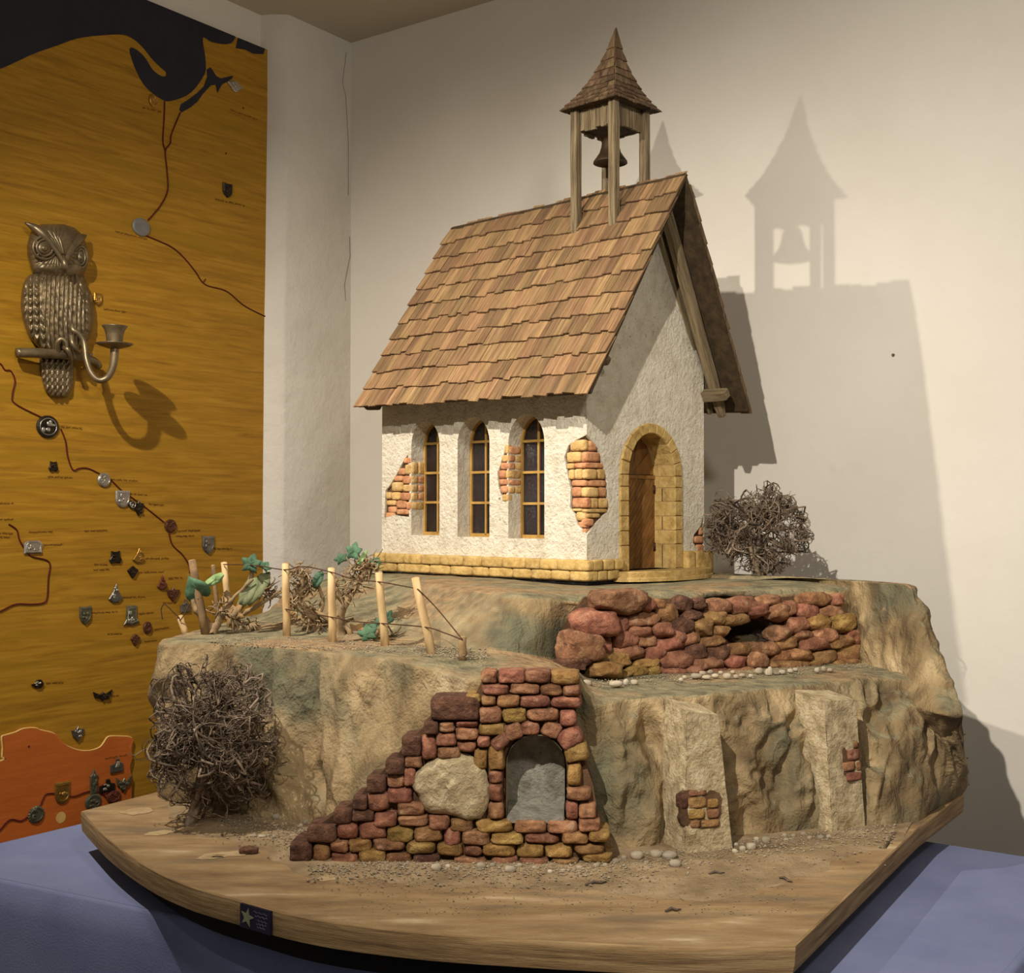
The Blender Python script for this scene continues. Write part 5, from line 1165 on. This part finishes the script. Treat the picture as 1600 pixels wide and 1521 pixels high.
e0 = loop[-1]; e1 = loop[0]
loop += [Vector((e0.x, e0.y, mzt)), Vector((e1.x, e1.y, mzt))]
obj('sea', MB().prism(loop, LN*.0008), M['sea'], mapo)
isl = [mp(*pz(*p), .0004) for p in ((1062, 178), (1052, 215), (1095, 222), (1130, 240), (1175, 242), (1182, 222))]
isl[0].z = min(mzt-.0004, isl[0].z+.01); obj('sea', MB().prism(isl+[Vector((isl[-1].x, isl[-1].y, min(mzt-.0004, isl[-1].z+.01)))], LN*.0008), M['sea'], mapo)
fish = [(938, 300), (950, 315), (965, 340), (985, 350), (1040, 338), (1035, 352), (990, 378), (970, 415), (962, 378), (940, 382), (905, 420), (880, 455), (850, 480), (810, 502), (800, 490), (808, 465), (840, 445), (880, 415), (910, 385), (925, 340), (922, 312)]
flat([pz(*p) for p in fish], 'sea', M['sea'])
z5 = lambda x, y: (x/6.154, 1120+y/6.154)
ol = [(-900, 600), (-300, 520), (0, 430), (35, 400), (18, 390), (22, 300), (15, 200), (50, 180), (150, 150), (220, 118), (330, 110), (380, 130), (490, 155), (545, 190), (600, 260), (700, 310), (790, 330), (880, 325), (960, 295), (1000, 245), (1040, 195), (1130, 190), (1260, 205), (1245, 300), (1250, 400), (1230, 480), (1245, 620), (1245, 1000), (1245, 1900), (-900, 1900)]
ol2 = []
for i in range(len(ol)-3):
    a, b, c, d = [Vector((*ol[min(max(i+k, 0), len(ol)-1)], 0)) for k in (-1, 0, 1, 2)]
    for k in range(3): q = cr(a, b, c, d, k/3); ol2.append((q.x, q.y))
ol2 += ol[-3:]
lp3 = [mp(*z5(*p), .0003) for p in ol2]
for p in lp3: p.z = max(p.z, mzb+.001)
orange = obj('orange_land', MB().prism(lp3, LN*.007), M['orange'], mapo); tag(orange, 'raised orange painted wooden land piece')
obj('sawn_edge', MB().tube([mp(*z5(*p), .0055) for p in ol2[6:-14]], .0019, 6), M['rawedge'], orange)
def line(pts, conv, h=.001, r=.0017, par=mapo, mat='redline'):
    obj('route_line', MB().tube([mp(*conv(*p), h) for p in [tuple(v)[:2] for v in spline([Vector((*q, 0)) for q in pts], max(8, len(pts)*5))]], r, 5), M[mat], par)
z2 = lambda x, y: (x/3.81, 320+y/3.81); z3 = lambda x, y: (x/3.636, 640+y/3.636)
line([(735, 452), (732, 540), (727, 630), (738, 675)], z1); line([(805, 502), (765, 600), (760, 640), (738, 675), (745, 760), (748, 850), (715, 920), (660, 985)], z1)
line([(650, 1052), (760, 1100), (820, 1150), (870, 1210), (915, 1270), (1010, 1300), (1090, 1365), (1188, 1415)], z1); line([(905, 1265), (918, 1245)], z1, r=.0012)
line([(-60, 930), (0, 945), (30, 985), (65, 990), (90, 1050), (75, 1130), (90, 1185), (250, 1268)], z2)
line([(345, 110), (372, 180), (385, 270), (415, 345), (450, 335), (500, 335), (565, 365)], z3); line([(625, 395), (690, 460), (740, 495), (830, 560), (930, 640)], z3); line([(960, 705), (980, 770), (1040, 830), (1075, 890), (1078, 930)], z3)
line([(50, 652), (95, 685), (110, 740), (145, 800), (180, 835), (260, 855), (285, 885), (275, 960), (268, 1070), (245, 1100), (180, 1108), (90, 1108), (0, 1148), (-60, 1160)], z3)
z5h = dict(h=.0078, par=mapo)
line([(-60, 1130), (0, 1090), (95, 995), (200, 1005), (265, 965)], z5, **z5h); line([(385, 870), (420, 780), (450, 745), (530, 740)], z5, **z5h); line([(655, 768), (720, 768), (800, 738), (865, 720), (950, 722), (1020, 780)], z5, **z5h)
# handwriting beside the pins: illegibly small strokes
mb = MB(); rnd = random.Random(9)
def scrib(x0, y0, x1, y1, h=.0006):
    n_ = int((x1-x0)/1.15); pts = []
    for i in range(n_+1):
        t = i/n_; word = (i % 9 == 8)
        amp = rnd.choice((1.0, 1.3, 2.2))
        pts.append(mp(x0+(x1-x0)*t, y0+(y1-y0)*t+(amp if i % 2 else -amp)*.8, h))
    i = 0
    while i < len(pts)-2:
        k = min(len(pts), i+rnd.randint(4, 9)); mb.tube(pts[i:k], .00062, 3, False); i = k+(1 if rnd.random() < .3 else 0)
for t in ((223, 168, 252, 175), (360, 172, 402, 187), (336, 311, 382, 322), (180, 362, 230, 374), (162, 483, 197, 488), (95, 667, 128, 670), (75, 745, 113, 747), (172, 749, 215, 752), (200, 772, 230, 774), (232, 788, 258, 790), (278, 830, 315, 829), (275, 838, 303, 838), (334, 857, 362, 858), (45, 832, 83, 831), (-6, 786, 21, 787), (-6, 812, 21, 812), (-6, 833, 21, 834), (-6, 839, 15, 840), (68, 852, 98, 851), (132, 830, 170, 829), (227, 873, 266, 873), (218, 895, 258, 894), (147, 882, 170, 883), (146, 891, 173, 890), (191, 934, 227, 933), (143, 958, 183, 956), (217, 960, 240, 957), (241, 984, 264, 981), (168, 991, 193, 990), (226, 1003, 245, 1001), (263, 904, 285, 903), (254, 943, 275, 942), (72, 1068, 99, 1067), (174, 1088, 187, 1087)): scrib(*t)
scrib(164, 1186, 199, 1180, .0076)
obj('handwriting', mb, M['ink'], mapo)
for x, y in ((380, 169), (353, 240)): obj('screw_hole', MB().lathe(mp(x, y, .0002), LN, [(.0022, 0), (.0022, .0006)], 10), M['redline'], mapo)
obj('screw_hole', MB().lathe(mp(45, 1167, .0072), LN, [(.0022, 0), (.0022, .0006)], 10), M['redline'], mapo)
obj('bare_spot', MB().lathe(mp(95, 1278, .0072), LN, [(.011, 0), (.011, .0005)], 18), M['rawedge'], mapo)
# ------------------------------------------------------------------ pins on the map
def P2(kind, w, h):
    o = []
    if kind in ('round', 'oval', 'shell'): o = [(w/2*cos(a), h/2*sin(a)) for a in [2*pi*i/24 for i in range(24)]]
    elif kind == 'cog': o = [(w/2*cos(a)*(1 if i % 2 else .9), h/2*sin(a)*(1 if i % 2 else .9)) for i, a in enumerate([2*pi*i/36 for i in range(36)])]
    elif kind == 'shield': o = [(-w/2, h/2), (0, h/2*.92), (w/2, h/2), (w/2, -h*.08), (w*.36, -h*.3), (0, -h/2), (-w*.36, -h*.3), (-w/2, -h*.08)]
    elif kind == 'ushield': o = [(-w/2, h/2), (w/2, h/2)]+[(w/2*cos(a), -h*.02+h*.48*sin(a)) for a in [-pi*i/10 for i in range(11)]]
    elif kind == 'rect': o = [(-w/2, -h/2), (w/2, -h/2), (w/2, h*.3), (w*.3, h/2), (-w*.3, h/2), (-w/2, h*.3)]
    elif kind == 'tri': o = [(-w/2, -h*.3), (-w*.2, -h/2), (w*.2, -h/2), (w/2, -h*.3), (w*.18, h*.15), (0.03*w, h/2), (-w*.16, h*.1)]
    elif kind == 'tower': o = [(-w*.42, -h/2), (w*.42, -h/2), (w*.42, h*.2), (w*.5, h*.24), (w*.2, h*.32), (w*.03, h/2), (-w*.03, h/2), (-w*.2, h*.32), (-w*.5, h*.24), (-w*.42, h*.2)]
    elif kind == 'wing': o = [(-w/2, h/2), (-w*.15, h*.15), (0, h*.4), (w*.15, h*.15), (w/2, h/2), (w*.42, -h*.02), (w*.12, -h*.2), (0, -h/2), (-w*.12, -h*.2), (-w*.42, -h*.02)]
    elif kind == 'house': o = [(-w/2, -h/2), (w/2, -h/2), (w/2, h*.05), (w*.2, h*.2), (w*.15, h*.5), (-w*.05, h*.5), (-w*.08, h*.18), (-w/2, h*.05)]
    elif kind == 'bear': o = [(-w*.32, h/2), (-w*.1, h*.42), (w*.1, h*.42), (w*.32, h/2), (w*.34, h*.05), (w/2, -h*.2), (w*.35, -h/2), (0, -h*.42), (-w*.35, -h/2), (-w/2, -h*.2), (-w*.34, h*.05)]
    elif kind == 'leafy': o = [(0, h/2), (w*.12, h*.3), (w/2, h*.28), (w*.38, -h*.1), (0, -h/2), (-w*.38, -h*.1), (-w/2, h*.28), (-w*.12, h*.3)]
    elif kind == 'blob': o = [(w/2*cos(a)*(1+.25*sin(3*a+w)), h/2*sin(a)*(1+.2*cos(4*a+h))) for a in [2*pi*i/20 for i in range(20)]]
    elif kind == 'duck': o = [(-w/2, 0), (-w*.2, h*.1), (0, h/2), (w*.3, h*.42), (w/2, -h*.05), (w*.3, -h/2), (-w*.1, -h*.45), (-w*.3, -h*.2)]
    elif kind == 'stein': o = [(-w*.3, h/2), (w*.3, h/2), (w*.32, -h*.2), (w/2, -h*.38), (w*.3, -h*.42), (0, -h/2), (-w*.3, -h*.42), (-w/2, -h*.45), (-w*.34, -h*.2)]
    return o
PINS = [(239, 157, 12, 20, 'oval', 'goldpin', 'small oval gilt pin at the edge of the navy bay'), (367, 135, 20, 15, 'blob', 'silverpin', 'shiny crumpled pin at the tail of the fish-shaped lake'),
 (355, 298, 14, 23, 'shield', 'darkpin', 'dark narrow shield pin in the upper right of the map'), (220, 355, 27, 28, 'round', 'greyzinc', 'plain grey round token above the owl where two lines meet'),
 (152, 468, 12, 20, 'shield', 'goldpin', 'gilt crest pin half hidden by the owl'), (74, 667, 35, 35, 'round', 'darkpin', 'large dark round crest pin under the owl tail'),
 (83, 729, 15, 16, 'bear', 'darkpin', 'small dark square pin under the large dark crest'), (162, 750, 20, 22, 'shell', 'silverpin', 'bright silver shell pin on the red line'),
 (191, 780, 22, 26, 'ushield', 'silverpin', 'silver shield pin with a round boss'), (206, 789, 11, 13, 'round', 'darkpin', 'tiny round pin wedged beside the silver shield'),
 (216, 794, 16, 26, 'leafy', 'darkpin', 'dark clover-like pin right of the silver shield'), (266, 822, 18, 21, 'round', 'brownpin', 'brown round pin lower on the red line'),
 (325, 852, 18, 29, 'shield', 'pewter', 'grey shield pin near the right edge above the vines'), (51, 855, 28, 20, 'rect', 'silverpin', 'silver rectangular pin at the left line'),
 (180, 871, 20, 20, 'bear', 'darkpin', 'dark teddy-shaped pin left of the gold gnome'), (216, 868, 19, 23, 'tri', 'goldpin', 'gold gnome-shaped pin right of the teddy'), (207, 894, 15, 16, 'blob', 'darkpin', 'dark knobbly pin below the gold gnome'),
 (253, 910, 16, 23, 'tri', 'redpin', 'red-brown bell-shaped pin left of the vine leaves'), (270, 929, 20, 24, 'leafy', 'brownpin', 'brown pumpkin-like pin beside the heart-shaped leaf'),
 (180, 927, 22, 30, 'tri', 'pewter', 'grey cone-shaped pin with a broad foot'), (133, 962, 18, 29, 'shield', 'greenpin', 'greenish caged shield pin at the left'), (205, 962, 25, 31, 'stein', 'greenpin', 'greenish shield pin on a ribbon'),
 (230, 981, 13, 19, 'oval', 'brownpin', 'small brown oval pin'), (211, 1000, 13, 16, 'blob', 'brownpin', 'small brown flower-like pin'), (289, 947, 15, 20, 'house', 'pewter', 'grey pin half hidden behind the vine stem'),
 (58, 1069, 20, 14, 'duck', 'darkpin', 'dark duck-shaped pin above the orange land'), (160, 1088, 30, 17, 'wing', 'darkpin', 'dark winged pin above the orange land'), (121, 1147, 20, 24, 'leafy', 'pewter', 'grey leaf-shaped pin in the notch of the orange land'),
 (56, 1273, 26, 28, 'cog', 'greenpin', 'dark round notched pin on the orange land'), (97, 1239, 24, 34, 'ushield', 'goldpin', 'gilt shield pin on the orange land'), (146, 1222, 13, 40, 'tower', 'greenpin', 'tall tower-shaped pin on the orange land'),
 (167, 1228, 24, 20, 'house', 'darkpin', 'black boat-like pin right of the tower pin'), (193, 1226, 24, 26, 'wing', 'greenpin', 'eagle-shaped pin at the edge of the orange land'), (182, 1196, 20, 22, 'house', 'pewter', 'grey church-shaped pin on the orange land'),
 (145, 1253, 25, 25, 'round', 'greenpin', 'round striped pin half hidden by the wooden board'), (177, 1245, 22, 20, 'round', 'redpin', 'round red and gilt pin right of the striped one')]
for i, (x, y, w, h, kind, mat, lab) in enumerate(PINS):
    hh = .0075 if y > 1180 else .0013
    c = mp(x, y, hh); sx = (mp(x+1, y, hh)-c).length; sy = (mp(x, y+1, hh)-c).length; out = P2(kind, w*sx, h*sy)
    mb = MB(); n_ = len(out); t = .0035
    A = [c+LW*a+Z_*b for a, b in out]; B = [p+LN*t*.6 for p in A]; D = [c+(p-c)*.86+LN*t for p in A]
    mb.add(A+B+D, [(k, (k+1) % n_, (k+1) % n_+n_, k+n_) for k in range(n_)]+[(k+n_, (k+1) % n_+n_, (k+1) % n_+2*n_, k+2*n_) for k in range(n_)])
    tri = tessellate_polygon([[Vector((a, b, 0)) for a, b in out]]); mb.add(D, [tuple(q) for q in tri])
    o = obj('map_pin', mb, M[mat]); tag(o, lab, 'pin', 'souvenir pins on the map')
    if lab.startswith('plain'): continue
    mb = MB(); rr = random.Random(i)
    if kind in ('round', 'cog', 'shield', 'ushield', 'oval', 'stein', 'rect', 'shell'):
        mb.tube([c+(LW*a+Z_*b)*.74+LN*t for a, b in out+[out[0]]], .0009, 5, False)
    for _ in range(5):
        q = c+LW*(rr.uniform(-.22, .22)*w*sx)+Z_*(rr.uniform(-.26, .26)*h*sy)+LN*(t-.0004)
        mb.add([p for p in stone(q, LW, Z_, LN, w*sx*rr.uniform(.07, .16), h*sy*rr.uniform(.06, .14), .002, k=2, jit=.2, n=2).v], rcube(2)[1])
    obj('emblem', mb, M['silverpin' if mat in ('darkpin', 'pewter', 'greenpin') and i % 2 else mat], o, smooth=True)
# ================================================================== OWL SCONCE
zo = lambda x, y: (20+x/4.905, 330+y/4.905)
def ow(x, y, h): return mp(*zo(x, y), h)
owl = empty('owl_sconce', ow(340, 1080, 0)); tag(owl, 'brass owl wall sconce on a perch holding an empty candle cup', 'candle sconce')
US = (ow(100, 500, 0)-ow(101, 500, 0)).length         # one enlargement unit along the wall
def relief(rows_, D, fn, name, n_=120, h0=.002):
    ys = [r[0] for r in rows_]; mb_ = MB(); NY = 110; V = []
    for j in range(NY+1):
        y = ys[0]+(ys[-1]-ys[0])*j/NY
        for k in range(len(rows_)-1):
            if rows_[k][0] <= y <= rows_[k+1][0]+1e-6: break
        a, b = rows_[k], rows_[k+1]; t = (y-a[0])/(b[0]-a[0]); km, kp = rows_[max(k-1, 0)], rows_[min(k+2, len(rows_)-1)]
        xl = cr(*[Vector((q[1], 0, 0)) for q in (km, a, b, kp)], t).x; xr = cr(*[Vector((q[2], 0, 0)) for q in (km, a, b, kp)], t).x
        ty = j/NY; env = (1-abs(2*ty-1)**4)**.5 if True else 1
        for i in range(n_+1):
            s = -1+2*i/n_; x = xl+(xr-xl)*(i/n_); dome = sqrt(max(0, 1-abs(s)**2.4))*(.25+.75*env)
            V.append(ow(x, y, h0+D*dome+fn(x, y, s)*min(1, dome*2)))
    W_ = n_+1; mb_.add(V, [(j*W_+i, j*W_+i+1, (j+1)*W_+i+1, (j+1)*W_+i) for j in range(NY) for i in range(n_)])
    o = obj(name, mb_, M['brass'], owl, smooth=True); return o
def feathers(x, y, s):
    wing = s < -.42 or s > .72
    col = (x-60)/(34 if not wing else 50)
    if wing: return .0045*abs(sin(col*pi))+.0022*sin(y/11+abs((col % 1)-.5)*5)*abs(sin(col*pi))
    return .0052*abs(sin(col*pi+.5*sin(y/110)))+.0016*noise.noise(Vector((x/14, y/46, 2)))
relief([(455, 190, 500), (500, 115, 545), (560, 82, 570), (640, 66, 605), (740, 64, 622), (850, 84, 620), (940, 112, 600), (1010, 160, 565), (1075, 225, 500), (1110, 260, 450)], .036, feathers, 'body')
relief([(100, 215, 400), (125, 160, 470), (180, 132, 530), (250, 114, 560), (330, 114, 572), (410, 132, 572), (470, 150, 555), (505, 180, 530), (530, 240, 480)], .040, lambda x, y, s: .0014*abs(sin(atan2(y-300, x-340)*16))*(1 if hypot(x-245, y-280) > 70 and y < 420 else .3)+(.003*sin((y-400)/22) if y > 400 else 0), 'head')
relief([(1105, 205, 468), (1180, 205, 470), (1280, 222, 465), (1370, 245, 450), (1425, 285, 420)], .014, lambda x, y, s: .0035*abs(sin((x-200)/42*pi))+.001*sin(y/9+(x % 42)/8), 'tail')
def dome(x, y, h, rx, ry, hh, name, par):
    mb_ = MB(); V = []; 
    for j in range(7):
        for i in range(20):
            a = 2*pi*i/20; k = cos(pi/2*j/6); V.append(ow(x+rx*k*cos(a), y+ry*k*sin(a), h+hh*sin(pi/2*j/6)))
    mb_.add(V, [(j*20+i, j*20+(i+1) % 20, (j+1)*20+(i+1) % 20, (j+1)*20+i) for j in range(6) for i in range(20)]); return obj(name, mb_, M['brass'], par, smooth=True)
def ring(x, y, h, rx, ry, r, name, par): return obj(name, MB().tube([ow(x+rx*cos(a), y+ry*sin(a), h) for a in [2*pi*i/24 for i in range(25)]], r, 6, False), M['brass'], par, smooth=True)
for x, y, rx, ry, h in ((245, 280, 58, 58, .046), (522, 352, 30, 54, .032)):
    e = dome(x, y, h-.004, rx, ry, .008, 'eye', owl); dome(x+2, y+2, h+.003, rx*.45, ry*.45, .0045, 'pupil', e); ring(x, y, h, rx*1.08, ry*1.08, .0022, 'eye_ring', e); ring(x, y, h-.004, rx*1.55, ry*1.5, .0030, 'feather_ring', e)
def owtube(pts, rads, name, n_=24, sides=8):
    sp_ = spline([ow(*p) for p in pts], n_); rr = [rads[0]]*n_
    for i in range(n_):
        f = i/(n_-1)*(len(rads)-1); k = min(int(f), len(rads)-2); rr[i] = rads[k]+(rads[k+1]-rads[k])*(f-k)
    return obj(name, MB().tube(sp_, rr, sides), M['brass'], owl, smooth=True)
owtube([(92, 88, .024), (150, 118, .030), (215, 165, .040), (290, 250, .046), (350, 330, .050), (385, 390, .052)], [.0015, .0085, .0085, .0055, .005, .004], 'brow')
owtube([(562, 186, .016), (505, 215, .026), (460, 275, .036), (425, 340, .046), (400, 392, .052)], [.002, .0095, .008, .0055, .004], 'brow')
owtube([(385, 345, .046), (395, 390, .056), (400, 430, .056), (403, 475, .044)], [.003, .0062, .0055, .001], 'beak')
for k in range(4): owtube([(230+k*36, 135+k*8, .036), (300+k*22, 220+k*6, .043), (370+k*6, 330, .046)], [.0015, .003, .0015], 'crest_feather', 12, 5)
owtube([(28, 1086, .020), (200, 1088, .030), (420, 1105, .032), (600, 1140, .026), (660, 1190, .014)], [.0098, .0098, .0095, .009, .0075], 'perch')
for pts in ([(345, 1080, .036), (340, 1010, .044), (375, 980, .050), (410, 1010, .054), (420, 1080, .052), (455, 1135, .044)], [(395, 1050, .044), (420, 1060, .054), (440, 1110, .052), (450, 1165, .040)], [(450, 960, .048), (460, 1020, .056), (500, 1075, .054), (530, 1078, .044)]):
    owtube(pts, [.0055, .005, .0035, .002], 'claw')
owtube([(455, 868, .050), (462, 912, .056), (500, 935, .060), (540, 990, .064), (555, 1060, .068), (565, 1140, .074), (600, 1240, .082), (660, 1296, .092), (725, 1275, .102), (765, 1200, .110), (778, 1120, .112), (782, 1050, .112)], [.0042, .0055, .0055, .0055, .0055, .0058, .006, .0062, .0066, .007, .0078, .0085], 'candle_arm', 60, 10)
owtube([(545, 1098, .066), (580, 1105, .068), (615, 1096, .066)], [.005, .003, .0012], 'thorn')
cb = ow(780, 1035, .112)
obj('drip_pan', MB().lathe(cb, Z_, [(.006, -.006), (.014, -.004), (.030, .001), (.0355, .0042), (.0352, .0052), (.028, .003), (.012, .001), (.004, .001)], 32), M['brass'], owl, smooth=True)
obj('candle_cup', MB().lathe(cb, Z_, [(.006, .001), (.0145, .002), (.0155, .006), (.0165, .022), (.0195, .032), (.0238, .038), (.0242, .0395), (.0225, .039), (.018, .032), (.0148, .022), (.014, .010), (.002, .009)], 32), M['brass'], owl, smooth=True)

# ================================================================== SCRAPS ON THE BOARD
for x0, y0, x1, y1, lab in ((915, 1383, 948, 1378, 'thin dark twig scrap on the board below the brick niche'), (1040, 1424, 1064, 1421, 'dark twig scrap lying in the middle of the bare board'), (1108, 1366, 1132, 1364, 'small dark scrap on the soil right of the nearer buttress'), (1218, 1372, 1238, 1378, 'small dark scrap near the board edge on the right')):
    a, b = onz(x0, y0, .0016), onz(x1, y1, .0016)
    tag(obj('twig_scrap', MB().tube([a, a.lerp(b, .4)+Vector((0, .003, .001)), a.lerp(b, .7)+Vector((0, -.002, .0005)), b], [.0012, .0016, .0014, .0006], 6), M['twigdark'], smooth=True), lab, 'twig')
rnd = random.Random(31)
M['scuff'] = pm('pale_plaster_dust', [(.3, (150, 124, 86)), (.7, (182, 156, 116))], 40, rough=.95, bump=.4, bscale=200, bdist=.001)
for cx, cy, w, h in ((250, 1302, 26, 3.2), (214, 1268, 24, 5), (352, 1336, 40, 4.5), (330, 1340, 22, 3), (516, 1372, 20, 4.5), (288, 1296, 18, 2.5)):
    l = []
    for i in range(22):
        a = 2*pi*i/22; k = 1+.45*noise.noise(Vector((cos(a)*2.2, sin(a)*2.2, cx*.1))); l.append(onz(cx+w*k*cos(a), cy+h*k*sin(a)-.10*w*cos(a), .0003))
    obj('pale_scuff', MB().prism(l, Z_*.0003), M['scuff'], land)
